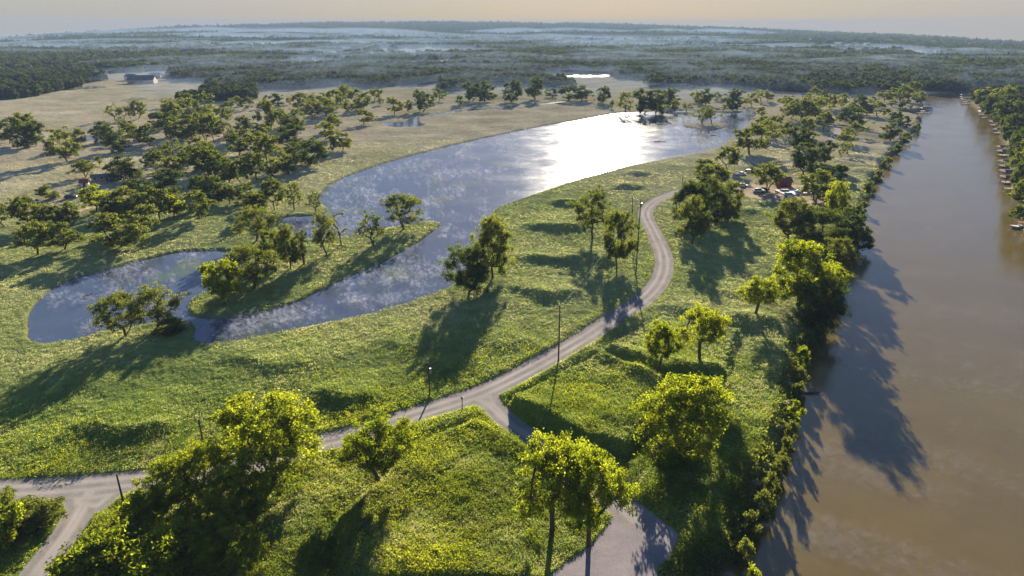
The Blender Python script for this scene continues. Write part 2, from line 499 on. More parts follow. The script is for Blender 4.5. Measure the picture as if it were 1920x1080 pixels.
def ground_mat():
    m, nt, out = new_mat('meadow ground')
    p = wpos(nt)
    lush, wood, dry = attr(nt, 'lush'), attr(nt, 'wood'), attr(nt, 'dry')
    n1, n2, n3 = noise(nt, .035, 5, .6, p), noise(nt, .33, 4, .65, p), noise(nt, 2.2, 4, .7, p)
    pale = ramp(nt, [(.25, (.085, .115, .04)), (.5, (.20, .225, .085)), (.72, (.34, .33, .16))], math_(nt, 'ADD', math_(nt, 'MULTIPLY', n2, .6), math_(nt, 'MULTIPLY', n3, .4))).outputs[0]
    green = ramp(nt, [(.3, (.045, .08, .014)), (.52, (.11, .16, .026)), (.72, (.21, .25, .04))], math_(nt, 'ADD', math_(nt, 'MULTIPLY', n2, .45), math_(nt, 'MULTIPLY', n3, .55))).outputs[0]
    dryc = ramp(nt, [(.3, (.22, .195, .115)), (.52, (.42, .36, .24)), (.7, (.58, .50, .36))], math_(nt, 'ADD', math_(nt, 'MULTIPLY', n1, .55), math_(nt, 'MULTIPLY', n2, .45))).outputs[0]
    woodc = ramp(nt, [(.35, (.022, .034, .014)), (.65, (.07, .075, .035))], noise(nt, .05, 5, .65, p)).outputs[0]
    c = mixc(nt, dry, pale, dryc)
    c = mixc(nt, lush, c, green)
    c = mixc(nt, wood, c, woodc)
    c = mixc(nt, attr(nt, 'bank'), c, (.085, .062, .040))
    b = N(nt, 'ShaderNodeBsdfDiffuse'); nt.links.new(c, b.inputs[0]); b.inputs['Roughness'].default_value = .6
    h = math_(nt, 'ADD', math_(nt, 'MULTIPLY', noise(nt, 1.1, 5, .7, p), .7), math_(nt, 'MULTIPLY', noise(nt, .28, 4, .6, p), 1.2))
    bp = N(nt, 'ShaderNodeBump', i_Strength=.9, i_Distance=.55); nt.links.new(h, bp.inputs['Height']); nt.links.new(bp.outputs[0], b.inputs['Normal'])
    nt.links.new(b.outputs[0], out.inputs[0])
    return m


def gravel_mat(name, a, b_, scale=1.0):
    m, nt, out = new_mat(name)
    p = wpos(nt)
    f = math_(nt, 'ADD', math_(nt, 'MULTIPLY', noise(nt, .25 * scale, 4, .6, p), .5), math_(nt, 'MULTIPLY', noise(nt, 3.5 * scale, 4, .75, p), .5))
    c = ramp(nt, [(.3, a), (.7, b_)], f).outputs[0]
    rut = attr(nt, 'rut')
    c = mixc(nt, rut, c, tuple(x * 1.18 for x in b_))
    b = N(nt, 'ShaderNodeBsdfDiffuse'); nt.links.new(c, b.inputs[0])
    bp = N(nt, 'ShaderNodeBump', i_Strength=.5, i_Distance=.06); nt.links.new(noise(nt, 4, 4, .7, p), bp.inputs['Height']); nt.links.new(bp.outputs[0], b.inputs['Normal'])
    nt.links.new(b.outputs[0], out.inputs[0])
    return m


def water_mat(name, col, rough, rip, amp, stretch=(1, 1, 1), streak=None, weed=None, ior=1.6):
    m, nt, out = new_mat(name)
    p = wpos(nt)
    mp = N(nt, 'ShaderNodeMapping'); nt.links.new(p, mp.inputs[0]); mp.inputs['Scale'].default_value = stretch
    v = mp.outputs[0]
    b = N(nt, 'ShaderNodeBsdfPrincipled'); b.inputs['IOR'].default_value = ior
    c = mixc(nt, noise(nt, .06, 5, .65, v), tuple(x * .75 for x in col), tuple(x * 1.25 for x in col))
    if streak:
        c = mixc(nt, math_(nt, 'MULTIPLY', ramp(nt, [(.56, (0, 0, 0)), (.74, (1, 1, 1))], noise(nt, .22, 6, .72, v, .6)).outputs[0], .5), c, streak)
    if weed:   # floating pond weed
        wd = math_(nt, 'ADD', math_(nt, 'MULTIPLY', noise(nt, .045, 3, .5, v), .7), math_(nt, 'MULTIPLY', noise(nt, .9, 4, .7, v), .3))
        c = mixc(nt, math_(nt, 'MULTIPLY', ramp(nt, [(.56, (0, 0, 0)), (.64, (1, 1, 1))], wd).outputs[0], .8), c, weed)
    nt.links.new(c, b.inputs['Base Color'])
    rr = N(nt, 'ShaderNodeMapRange'); nt.links.new(noise(nt, .05, 4, .6, v), rr.inputs[0])
    rr.inputs['From Min'].default_value = .3; rr.inputs['From Max'].default_value = .7
    rr.inputs['To Min'].default_value = rough * .7; rr.inputs['To Max'].default_value = rough * 1.3
    nt.links.new(rr.outputs[0], b.inputs['Roughness'])
    bp = N(nt, 'ShaderNodeBump', i_Strength=amp, i_Distance=.05); nt.links.new(noise(nt, rip, 4, .6, v), bp.inputs['Height']); nt.links.new(bp.outputs[0], b.inputs['Normal'])
    nt.links.new(b.outputs[0], out.inputs[0])
    return m


def volume_mat(name, col, dens, g):
    m, nt, out = new_mat(name)
    v = N(nt, 'ShaderNodeVolumePrincipled')
    v.inputs['Color'].default_value = (*col, 1); v.inputs['Density'].default_value = dens; v.inputs['Anisotropy'].default_value = g
    nt.links.new(v.outputs[0], out.inputs['Volume'])
    return m


M['ground'] = ground_mat()
M['gravel'] = gravel_mat('road gravel', (.115, .105, .10), (.24, .22, .21))
M['gravel2'] = gravel_mat('crushed stone', (.135, .12, .13), (.235, .21, .22))
M['dirt'] = gravel_mat('bare earth', (.19, .145, .11), (.34, .27, .21), .5)
M['pond'] = water_mat('still pond water', (.044, .058, .095), .118, 1.2, .16, (1, 1, 1), None, (.075, .095, .030), 1.36)
M['river'] = water_mat('muddy river water', (.086, .061, .015), .17, .9, .35, (1, 1.0, 1), (.105, .08, .04))
M['haze'] = volume_mat('thin haze', (.24, .345, .53), 1.25e-4, -.1)
M['fog'] = volume_mat('ground fog', (.32, .43, .60), 3.0e-3, -.1)


def vapour(name, col, a):
    """faint droplets: mostly see-through, catching a little light on both sides"""
    m, nt, out = new_mat(name)
    d = N(nt, 'ShaderNodeBsdfDiffuse'); d.inputs[0].default_value = (*col, 1)
    tl = N(nt, 'ShaderNodeBsdfTranslucent'); tl.inputs[0].default_value = (*col, 1)
    ad = N(nt, 'ShaderNodeMixShader'); nt.links.new(d.outputs[0], ad.inputs[1]); nt.links.new(tl.outputs[0], ad.inputs[2])
    tr = N(nt, 'ShaderNodeBsdfTransparent'); mx = N(nt, 'ShaderNodeMixShader'); mx.inputs[0].default_value = a
    nt.links.new(tr.outputs[0], mx.inputs[1]); nt.links.new(ad.outputs[0], mx.inputs[2]); nt.links.new(mx.outputs[0], out.inputs[0])
    return m


M['steam'] = vapour('pond steam', (.40, .42, .52), .055)
M['river_mist'] = vapour('river mist', (.32, .35, .46), .010)
M['grass'] = foliage('grass blades', (.055, .085, .024), (.52, .46, .27), .58, (1.06, 1.08, .85), (.29, .34, .12))
M['weeds'] = foliage('leafy weeds', (.050, .090, .012), (.33, .37, .045), .6)

# ------------------------------------------------------------------ the land
def build_land():
    azs = np.radians(np.concatenate([np.arange(-180, -49, 4.0), np.linspace(-47, 47, 1180), np.arange(50, 181, 4.0)]))
    dep = np.radians(np.linspace(54, 9.2, 640))
    dn = CH / np.tan(dep)
    far = np.geomspace(dn[-1] * 1.004, 1.0, 2)
    u = np.linspace(0, 1, 520)[1:]
    R = 1.2 * np.interp(azs, HAZ, HD)
    R = np.minimum(R, 3700 / np.maximum(np.abs(np.sin(azs)), 1e-3))
    R = np.where(np.cos(azs) < 0, np.minimum(R, 700 / np.maximum(-np.cos(azs), 1e-3)), R)
    D = np.concatenate([np.repeat([[8.0], [30.0]], len(azs), 1), np.repeat(dn[:, None], len(azs), 1), dn[-1] * (R[None, :] / dn[-1]) ** u[:, None]], 0)
    X, Y = D * np.sin(azs)[None, :], D * np.cos(azs)[None, :]
    x, y = X.ravel(), Y.ravel()
    m = masks(x, y)
    z = height(x, y, m)
    d = np.hypot(x, y)
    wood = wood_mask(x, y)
    na, nr = len(azs), D.shape[0]
    px = 960 + F * x / np.maximum(1, y * cP - (z - CH) * sP)
    lushn = fbm(x, y, 45, 8, 3)
    lush = np.clip(sm(190, 88, d) * 1.15 + (lushn - .5) * .9 * sm(330, 150, d) + .25 * sm(-20, -70, x) * sm(300, 130, d), 0, 1)
    dry = np.clip(sm(230, 430, d) + (fbm(x, y, 70, 9, 3) - .5) * .9, 0, 1)
    bank = np.clip(sm(3.0, .3, m['river']) * .8 + sm(.7, -.2, m['pond']) * .4, 0, 1)
    idx = np.arange(nr * na).reshape(nr, na)
    q = np.stack([idx[:-1, :-1], idx[:-1, 1:], idx[1:, 1:], idx[1:, :-1]], -1).reshape(-1, 4)
    V = np.stack([x, y, z], 1)
    fc = lambda a: a[q].mean(1)
    r_, c_, t_, yd_ = fc(m['road']), fc(m['cul']), fc(m['track']), fc(m['yard'])
    dist = fc(d)
    kind = np.zeros(len(q), int)
    kind[(yd_ < 0)] = 4
    kind[(t_ < 0)] = 3
    kind[(c_ < 0)] = 2
    kind[(r_ < 0)] = 1
    rut = sm(.8, .1, np.abs(m['road'] + 1.75)) * (.2 + .9 * fbm(x, y, 7, 14, 3))

    def part(sel, name, mat, attrs, zz=None, **props):
        f = q[sel]
        u_, inv = np.unique(f, return_inverse=True)
        v = V[u_].copy()
        if zz is not None:
            v[:, 2] = zz if np.isscalar(zz) else zz[u_]
        me = mesh_np(name, v, inv.reshape(-1, 4), mat, {k: a[u_] for k, a in attrs.items()}, smooth=True)
        return link(name, me, **props)
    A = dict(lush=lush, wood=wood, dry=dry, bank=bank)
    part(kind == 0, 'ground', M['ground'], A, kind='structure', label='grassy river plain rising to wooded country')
    zero = dict(rut=rut)
    part(kind == 1, 'road', M['gravel'], zero, kind='structure')
    part(kind == 2, 'gravel_turnaround', M['gravel2'], dict(rut=rut * 0), kind='structure')
    part(kind == 3, 'dirt_track', M['dirt'], dict(rut=rut * 0), kind='structure')
    part(kind == 4, 'bare_yard', M['dirt'], dict(rut=rut * 0), kind='structure')
    part(fc(m['pond']) < 1.2, 'pond', M['pond'], {}, -.55, kind='structure')
    part(fc(m['river']) < 3, 'river', M['river'], {}, -2.5, kind='structure')
    dz = drop(x, y) - .35
    for (n, _), s in zip(pools, m['pools']):
        sel = fc(s) < .8
        if sel.any():
            part(sel, n, M['pond'], {}, dz, kind='structure')


build_land()

# ------------------------------------------------------------------ trees
def orient_quads(C, size, r, flat=0.0, asp=.62):
    n = len(C)
    a = r.normal(size=(n, 3)); a[:, 2] *= (1 - flat)
    a /= np.linalg.norm(a, axis=1)[:, None]
    b = np.cross(a, r.normal(size=(n, 3))); b /= np.linalg.norm(b, axis=1)[:, None] + 1e-9
    s = (size * r.uniform(.6, 1.4, n))[:, None]
    a = a * s; b = b * s * asp
    V = np.stack([C - a, C - b * .9 + a * .1, C + a, C + b * .9 + a * .1], 1).reshape(-1, 3)
    return V, np.arange(4 * n).reshape(n, 4)


def tubes(edges, n=5):
    """tapered tubes between points: (a, b, ra, rb)"""
    E = len(edges)
    A = np.array([e[0] for e in edges]); B = np.array([e[1] for e in edges]); ra = np.array([e[2] for e in edges]); rb = np.array([e[3] for e in edges])
    d = B - A; d /= np.linalg.norm(d, axis=1)[:, None] + 1e-9
    ref = np.where(np.abs(d[:, 2:3]) > .9, np.array([[1., 0, 0]]), np.array([[0, 0, 1.]]))
    u = np.cross(d, ref); u /= np.linalg.norm(u, axis=1)[:, None] + 1e-9
    w = np.cross(d, u)
    t = np.arange(n) * 2 * np.pi / n
    ring = np.cos(t)[None, :, None] * u[:, None] + np.sin(t)[None, :, None] * w[:, None]
    V = np.concatenate([A[:, None] + ring * ra[:, None, None], B[:, None] + ring * rb[:, None, None]], 1).reshape(-1, 3)
    i = np.arange(n)
    base = np.stack([i, (i + 1) % n, n + (i + 1) % n, n + i], 1)
    Fq = (base[None] + (np.arange(E) * 2 * n)[:, None, None]).reshape(-1, 4)
    return V, Fq


def gen_tree(name, seed, nleaf, leaf, cb=.3, shape='round', nbig=14, nsmall=9, sig=.036, mat='leaf_olive', trunks=1, rad=.028, twigs=True):
    """tree one unit high and one unit wide: (trunk mesh, crown mesh)"""
    r = np.random.default_rng(seed)
    big = []
    while len(big) < nbig:
        z = r.uniform(0, 1)
        if shape == 'round':
            R = .5 * math.sqrt(max(0, 1 - (2 * abs(z - .45)) ** 2.2)) if abs(z - .45) < .5 else .15
        elif shape == 'spread':
            R = .5 * (1 - (abs(z - .4) / .62) ** 2.4)
        elif shape == 'oval':
            R = .48 * math.sqrt(max(0.02, 1 - (2 * abs(z - .48)) ** 3))
        else:
            R = .5 * (1 - (abs(z - .5) / .55) ** 3)
        R = max(R, .05)
        an = r.uniform(0, 2 * math.pi); rr = R * r.uniform(.25, 1) ** .5 * .86 * (1 + .18 * math.sin(2 * an + seed) + .12 * math.sin(3 * an + 2 * seed))
        c = np.array([rr * math.cos(an), rr * math.sin(an), cb + (1 - cb) * (z * .9 + .03)])
        if all(np.linalg.norm((c - b) * [1, 1, 1.2]) > (.15 if nbig > 10 else .2) * r.uniform(.6, 1.1) for b in big):
            big.append(c)
    big.sort(key=lambda c: c[2] + .3 * math.hypot(c[0], c[1]))
    nodes, parent = [np.array([0., 0, -.03])], [-1]
    tops = []
    for k in range(trunks):
        lean = r.normal(0, .05, 2) + ([.10 * (k - (trunks - 1) / 2), 0] if trunks > 1 else [0, 0])
        last = 0
        for zz in (.12, .55, 1.0):
            q = np.array([lean[0] * zz + r.normal(0, .006), lean[1] * zz + r.normal(0, .006), cb * .95 * zz])
            nodes.append(q); parent.append(last); last = len(nodes) - 1
        tops.append(last)
    start = len(nodes) - 1
    attach = list(tops)
    small = []
    for c in big:
        best = min(attach, key=lambda i: np.linalg.norm(nodes[i] - c) * 1.0 + (.4 if nodes[i][2] > c[2] + .02 else 0) + .25 * np.linalg.norm(nodes[i] - nodes[tops[0]]))
        mid = nodes[best] * .5 + c * .5 + np.array([r.normal(0, .018), r.normal(0, .018), .03 - .05 * r.random()])
        nodes.append(mid); parent.append(best); mi = len(nodes) - 1
        nodes.append(c); parent.append(mi); ci = len(nodes) - 1
        attach += [mi, ci]
        for _ in range(nsmall):
            s = c + r.normal(0, 1, 3) * [.085, .085, .065]
            s[2] = max(s[2], cb * .72)
            small.append((s, ci))
    ids = []
    for s, ci in small:
        nodes.append(s); parent.append(ci); ids.append(len(nodes) - 1)
    cnt = np.zeros(len(nodes))
    for i in ids:
        j = i
        while j >= 0:
            cnt[j] += 1; j = parent[j]
    tot = max(1, cnt[0])
    rd = rad * (np.maximum(cnt, .6) / tot) ** .5
    rd[0] *= 1.35
    edges = []
    for i in range(1, len(nodes)):
        p = parent[i]
        if not twigs and i in ids and r.random() < .6:
            continue
        edges.append((nodes[p], nodes[i], min(rd[p], rd[i] * 1.5), rd[i] * (.45 if i in ids else .9)))
    tv, tf = tubes(edges, 6 if nleaf > 8000 else 4)
    crown = None
    if nleaf:
        cl = np.array([s for s, _ in small]); k = len(cl)
        w = r.uniform(.4, 1.6, k); w /= w.sum()
        own = r.choice(k, nleaf, p=w)
        ct = r.normal(0, .22, k)
        C = cl[own] + r.normal(0, 1, (nleaf, 3)) * np.array([sig, sig, sig * .72])
        lv, lf = orient_quads(C, leaf, r)
        lo, hi = np.percentile(C, 1.5, axis=0), np.percentile(C, 98.5, axis=0)
        sc = np.array([.94 / max(hi[0] - lo[0], hi[1] - lo[1])] * 2 + [.97 / hi[2]])
        lv = lv * sc
        tv = tv * sc
        trunk = mesh_np(name + '_trunk', tv, tf, M['bark'], smooth=True)
        tone = np.clip(.45 + ct[own] + r.normal(0, .16, nleaf), 0, 1)
        crown = mesh_np(name + '_crown', lv, lf, M[mat], {'tone': np.repeat(tone, 4)})
    return trunk, crown


VAR = {}
def variants(key, seeds, **kw):
    VAR[key] = [gen_tree(key, s, **kw) for s in seeds]
# near trees: leaf by leaf
variants('Ny', (1, 2, 3, 4), nleaf=30000, leaf=.0125, cb=.20, shape='round', nbig=24, nsmall=10, sig=.030, mat='leaf_bright', rad=.034)
variants('Nr', (5, 6, 7), nleaf=27000, leaf=.0125, cb=.18, shape='round', nbig=24, nsmall=10, sig=.032, mat='leaf_olive')
variants('Nd', (8, 9), nleaf=30000, leaf=.013, cb=.10, shape='oval', nbig=28, nsmall=10, sig=.036, mat='leaf_dark')
variants('Ns', (10, 11), nleaf=15000, leaf=.013, cb=.26, shape='spread', nbig=20, nsmall=10, sig=.030, mat='leaf_olive', trunks=2)
variants('Nc', (12,), nleaf=24000, leaf=.014, cb=.22, shape='oval', nbig=26, nsmall=9, sig=.034, mat='leaf_olive')
variants('Nt', (61, 62, 63), nleaf=26000, leaf=.0125, cb=.40, shape='spread', nbig=22, nsmall=10, sig=.032, mat='leaf_bright', rad=.036)
variants('Nf', (15, 16), nleaf=32000, leaf=.013, cb=.07, shape='oval', nbig=30, nsmall=10, sig=.034, mat='leaf_bright')  # bright leaf colour stands in for the sunlit top of the low tree
variants('Nb', (13, 14), nleaf=1500, leaf=.02, cb=.28, shape='spread', nbig=12, nsmall=8, sig=.02, mat='leaf_olive', rad=.034)
# middle distance
variants('My', (21, 22), nleaf=5200, leaf=.026, cb=.22, shape='round', nbig=18, nsmall=8, sig=.034, mat='leaf_bright')
variants('Mr', (23, 24, 25, 26), nleaf=6200, leaf=.024, cb=.24, shape='round', nbig=17, nsmall=8, sig=.034, mat='leaf_olive')
variants('Ms', (27, 28, 29), nleaf=5600, leaf=.024, cb=.28, shape='spread', nbig=16, nsmall=8, sig=.034, mat='leaf_olive', trunks=2)
variants('Md', (30, 31, 32), nleaf=5600, leaf=.027, cb=.13, shape='oval', nbig=19, nsmall=8, sig=.038, mat='leaf_dark')
variants('Mp', (33, 34, 35), nleaf=2000, leaf=.025, cb=.26, shape='spread', nbig=14, nsmall=8, sig=.032, mat='leaf_olive', trunks=2, rad=.032)
variants('Mb', (36, 37), nleaf=420, leaf=.024, cb=.26, shape='spread', nbig=12, nsmall=8, sig=.025, mat='leaf_olive', rad=.036)
# far
variants('Fr', (41, 42, 43, 44), nleaf=1500, leaf=.045, cb=.22, shape='round', nbig=13, nsmall=6, sig=.04, mat='leaf_olive', twigs=False)
variants('Fd', (45, 46, 47), nleaf=1700, leaf=.048, cb=.10, shape='oval', nbig=14, nsmall=6, sig=.042, mat='leaf_dark', twigs=False)
variants('Fp', (48, 49), nleaf=700, leaf=.042, cb=.26, shape='spread', nbig=11, nsmall=6, sig=.04, mat='leaf_olive', trunks=2, rad=.034)
variants('Sh', (51, 52, 53), nleaf=4500, leaf=.034, cb=.04, shape='oval', nbig=18, nsmall=8, sig=.05, mat='leaf_olive', rad=.02)
variants('Sy', (54, 55), nleaf=4500, leaf=.034, cb=.04, shape='oval', nbig=18, nsmall=8, sig=.05, mat='leaf_bright', rad=.02)
variants('So', (56,), nleaf=2500, leaf=.034, cb=.04, shape='oval', nbig=14, nsmall=8, sig=.05, mat='leaf_bright', rad=.02)
ORD = ['leftmost', 'second from left', 'third from left', 'fourth from left', 'fifth from left', 'sixth from left', 'seventh from left', 'eighth from left', 'ninth from left',
       'tenth from left', 'eleventh from left', 'twelfth from left']
LOOK = dict(y='bright yellow-green tree', r='rounded olive green tree', s='spreading open tree', d='dense dark green tree', p='thin sparse tree', b='nearly bare tree', c='upright oval tree', f='low round tree')
GROUP_TREE = 'trees scattered over the river plain'
counters = {}


def proj_h(y, Z, by, h):
    k = (540 - (by - h)) / F
    return CH + y * (k * cP - sP) / (cP + k * sP) - Z


def pick(kind, h):
    if kind in ('S', 'Y', 'O'):
        key = {'S': 'Sh', 'Y': 'Sy', 'O': 'So'}[kind]
    else:
        l = 'N' if h >= 62 else ('M' if h >= 27 else 'F')
        k = kind
        if l == 'M' and k == 'c': k = 'd'
        if l == 'F': k = {'y': 'r', 'r': 'r', 's': 'p', 'd': 'd', 'c': 'd', 'p': 'p', 'b': 'p'}[k]
        if l == 'N' and k == 'p': k = 's'
        key = l + k
    i = counters.get(key, 0); counters[key] = i + 1
    v = VAR[key]
    return v[i % len(v)]


TREES = []   # (label, category, name, group, bx, by, h, w, kind)
def one(label, bx, by, h, w, kind, cat='tree', group=GROUP_TREE):
    name = 'shrub' if kind in 'SYO' else ('bare_tree' if kind == 'b' else 'tree')
    TREES.append((label, cat, name, group, bx, by, h, w, kind))


def cluster(where, kind, lst, noun=None):
    lst = sorted(lst, key=lambda t: t[0])
    for i, t in enumerate(lst):
        k = t[4] if len(t) > 4 else kind
        o = ORD[i] if i < len(lst) - 1 or len(lst) < 3 else 'rightmost'
        if len(lst) == 1: o = 'standing alone'
        look = LOOK.get(k, 'leafy shrub')
        lb = f"{look}, {o} {where}"
        if len(lb.replace("-", " ").split()) > 16: lb = lb.replace(", standing alone", "").replace("yellow-green ", "").replace("olive green ", "").replace("dark green ", "").replace("leafy ", "")
        one(lb, t[0], t[1], t[2], t[3], k, 'shrub' if k in 'SYO' else 'tree', GROUP_TREE if k not in 'SYO' else 'shrubs along banks and road')


# the near trees, one by one
one('largest bright yellow-green tree, beside the gravel road before its left fork', 515, 905, 148, 190, 'y')
one('yellow-green tree with a bare dark trunk on the weedy slope below the road', 713, 905, 111, 138, 't')
one('wide yellow-green tree on two dark trunks, left of the gravel turnaround', 1036, 990, 162, 150, 't')
one('tall yellow-green tree on a single trunk at the edge of the gravel turnaround', 1104, 1022, 172, 128, 't')
one('dense low round tree with lit top between the diamond pad and the river track', 1287, 862, 140, 136, 'f')
one('small airy yellow-green tree on a grassy mound, left one of two above the pad', 1234, 706, 102, 70, 't')
one('airy yellow-green tree with wide side limbs, right one of two above the pad', 1309, 694, 114, 88, 't')
one('small yellow-green tree alone on a round grassy mound near the river', 1415, 600, 76, 70, 't')
one('big bright leafy tree leaning over the riverbank', 1497, 574, 118, 108, 'y')
one('dark green tree hanging over the water below the big bright bank tree', 1532, 608, 84, 80, 'd')
one('small bright tree right on the water beside the big bank tree', 1557, 560, 62, 58, 'y')
one('mid green tree crown behind the big bright bank tree', 1567, 512, 64, 58, 'r')
one('olive tree with a leaning trunk left of the dark bank tree', 1480, 455, 80, 70, 'r')
one('wide dark tree casting its shade beside the leaning bank tree', 1533, 466, 72, 88, 'd')
one('small dark tree overhanging the river past the wide dark one', 1588, 452, 58, 52, 'd')
one('low tree spreading flat over the water at the bank', 1604, 458, 34, 44, 'd')
one('bright tree by the riverbank past the building yard', 1566, 408, 66, 50, 'y')
one('olive tree with leaning trunk at the edge of the bare yard', 1526, 374, 54, 54, 'r')
one('dark tree between the bare yard and the bright bank tree', 1552, 392, 40, 40, 'd')
one('topmost rounded tree of the roadside clump at the bend', 1334, 372, 58, 60, 'r')
one('yellowish tree lowest in the roadside clump at the bend', 1296, 458, 88, 58, 'r')
one('dark tree in the middle of the roadside clump at the bend', 1328, 424, 82, 72, 'd')
one('olive tree on the river side of the roadside clump at the bend', 1364, 414, 70, 60, 'r')
one('dense tree on the road side of the clump at the bend', 1289, 420, 78, 56, 'd')
one('tall thin tree on twin bare trunks in the mounded meadow', 1110, 447, 90, 74, 's')
one('dense upright oval tree beside the power poles', 1156, 502, 104, 58, 'c')
one('tall leafy tree, right one of the pair on the pond bank', 924, 522, 112, 70, 'r')
one('dark bushy tree, left one of the pair on the pond bank', 879, 552, 92, 80, 'd')
one('spreading tree at the very tip of the grassy peninsula', 757, 430, 64, 74, 's')
one('small dark tree second from the tip of the peninsula', 701, 461, 58, 46, 'p')
one('thin nearly bare tree third from the tip of the peninsula', 640, 460, 60, 32, 'b')
one('dark twisted tree fourth from the tip of the peninsula', 613, 478, 78, 58, 's')
one('leafless dead tree among the green peninsula trees', 570, 496, 58, 48, 'b')
one('leaning green tree next to the dead peninsula tree', 545, 504, 80, 54, 'r')
one('bushy tree behind the leaning peninsula tree', 514, 496, 62, 56, 'r')
one('wide dark multi-stemmed tree near the broad end of the peninsula', 477, 542, 80, 96, 's')
one('bright yellow-green tree at the broad end of the peninsula', 420, 570, 78, 76, 'y')
one('spreading tree on the grass neck between the two pond arms', 482, 453, 64, 78, 's')
one('olive tree by the inlet, farthest of three on the small grass point', 515, 394, 56, 42, 's')
one('sparse tree by the inlet, middle of three on the small grass point', 552, 395, 50, 38, 'p')
one('little leaning tree by the inlet at the end of the small grass point', 592, 398, 38, 28, 'p')
one('low leafy shrub beside the olive tree at the inlet', 480, 394, 30, 46, 'S', 'shrub', 'shrubs along banks and road')
one('leaning tree with drooping leaves, left one of the pair before the small pond', 236, 632, 80, 90, 's')
one('spreading dark-limbed tree, right one of the pair before the small pond', 297, 616, 78, 92, 's')
one('low shrub at the foot of the pair before the small pond', 316, 622, 22, 52, 'S', 'shrub', 'shrubs along banks and road')
# thicket by the left fork
cluster('in the thicket beside the left road fork', 'y', [(385, 940, 100, 120), (318, 950, 82, 92), (462, 968, 96, 96), (418, 1000, 74, 100),
        (330, 1045, 56, 90), (440, 1075, 70, 110)])
cluster('of the bushes along the fork road edge', 'Y', [(262, 1000, 62, 92), (200, 1082, 72, 112), (232, 1042, 50, 80, 'S'), (140, 1105, 60, 100), (300, 1092, 80, 120)])
one('round orange-brown bush in the thicket by the left fork', 357, 988, 40, 52, 'O', 'shrub', 'shrubs along banks and road')
cluster('of the bushes at the inner corner of the left fork', 'Y', [(10, 1020, 90, 72), (4, 962, 55, 56, 'S'), (52, 988, 44, 66, 'S'), (96, 978, 34, 52, 'S')])
# grove left
cluster('of the four trees by the open field edge', 'd', [(19, 266, 40, 30), (48, 277, 44, 40), (54, 268, 52, 46, 'r'), (69, 273, 42, 32)])
cluster('of the two before the little pool', 'r', [(126, 303, 58, 58), (148, 276, 34, 26)])
cluster('of the feathery trees beyond the grove', 'p', [(215, 226, 30, 26), (233, 225, 24, 18), (260, 224, 34, 32, 'r'), (246, 224, 26, 22)])
cluster('of the clump behind the little pool', 'r', [(197, 268, 38, 38, 'd'), (229, 247, 28, 18, 'p'), (222, 285, 36, 40, 'd'), (279, 273, 38, 34), (251, 266, 32, 32), (243, 256, 28, 26)])
cluster('of the hazy core of the grove', 'r', [(300, 243, 32, 32), (322, 236, 42, 42), (347, 230, 42, 38), (368, 224, 34, 32), (392, 241, 38, 34), (318, 258, 44, 42, 'd'), (338, 266, 44, 40), (360, 262, 44, 36, 'd'), (376, 252, 38, 36)])
cluster('of the bare-stemmed row in the grove', 's', [(386, 264, 46, 38), (402, 266, 50, 44), (426, 262, 32, 24, 'p'), (308, 304, 34, 26, 'p'), (330, 300, 38, 34, 'p')])
cluster('of the small trees where mist meets the grove', 'r', [(318, 201, 16, 24, 'p'), (349, 197, 22, 30), (384, 200, 26, 26), (400, 221, 24, 32), (430, 218, 27, 26), (424, 228, 24, 28), (446, 199, 18, 22)])
cluster('of the lone round trees on the pale upper grass', 'r', [(461, 205, 23, 28, 'd'), (516, 201, 24, 30, 'd'), (543, 196, 14, 10)])
cluster('of the tall trees mid grove', 'r', [(504, 249, 57, 46), (526, 238, 32, 28), (557, 242, 36, 36), (537, 245, 18, 32, 'd'), (458, 249, 30, 30, 'd'), (490, 259, 26, 38)])
cluster('of the thick trees in the grove middle', 'd', [(543, 274, 38, 50), (455, 270, 26, 42, 'r'), (449, 291, 38, 38, 'r'), (489, 282, 33, 38, 'r'), (500, 302, 46, 46, 'r'), (470, 284, 26, 30, 'r')])
cluster('of the front trees facing the pond grass', 'd', [(583, 309, 46, 56), (553, 301, 33, 36), (525, 318, 40, 30, 'p'), (541, 326, 33, 38, 'r')])
cluster('of the neat trees on the grass above the pond', 'r', [(612, 262, 33, 32), (627, 245, 29, 28), (624, 286, 30, 24), (643, 283, 35, 35), (683, 233, 27, 30)])
cluster('of the hazy trees past the grove', 'r', [(565, 209, 33, 32), (585, 224, 31, 36), (613, 219, 35, 32), (591, 201, 24, 28), (611, 202, 27, 26), (630, 207, 37, 32), (654, 212, 23, 24), (671, 210, 20, 22), (649, 193, 31, 32)])
cluster('of the hazy trees near the little creek pool', 'r', [(682, 205, 31, 32), (669, 191, 24, 26), (703, 188, 22, 22), (740, 214, 30, 26), (714, 197, 14, 14)])
cluster('of the three along the near creek', 'd', [(768, 212, 24, 20, 'r'), (793, 209, 33, 26), (787, 191, 21, 22)])
cluster('of the small trees near the white shed', 'p', [(161, 332, 30, 42, 's'), (187, 311, 18, 14, 'r'), (264, 342, 27, 16)])
cluster('of the trees behind the long grey trailer', 'r', [(233, 338, 44, 48, 'd'), (294, 323, 40, 38, 's'), (327, 329, 33, 40), (353, 317, 33, 36), (386, 320, 48, 58, 'd'), (396, 329, 50, 50), (372, 301, 42, 42)])
cluster('of the row facing the upper shoreline', 'r', [(430, 343, 42, 38, 'd'), (452, 344, 42, 30), (481, 338, 48, 42), (511, 331, 32, 30), (412, 336, 34, 30, 'd')])
cluster('of the pair of dark trees beside the lane', 'd', [(316, 374, 52, 54), (266, 371, 32, 50)])
one('small round bush beside the dirt lane and the white van', 92, 372, 22, 30, 'S', 'shrub', 'shrubs along banks and road')
one('orange-tinged round tree in front of the white shed', 181, 398, 48, 48, 'y')
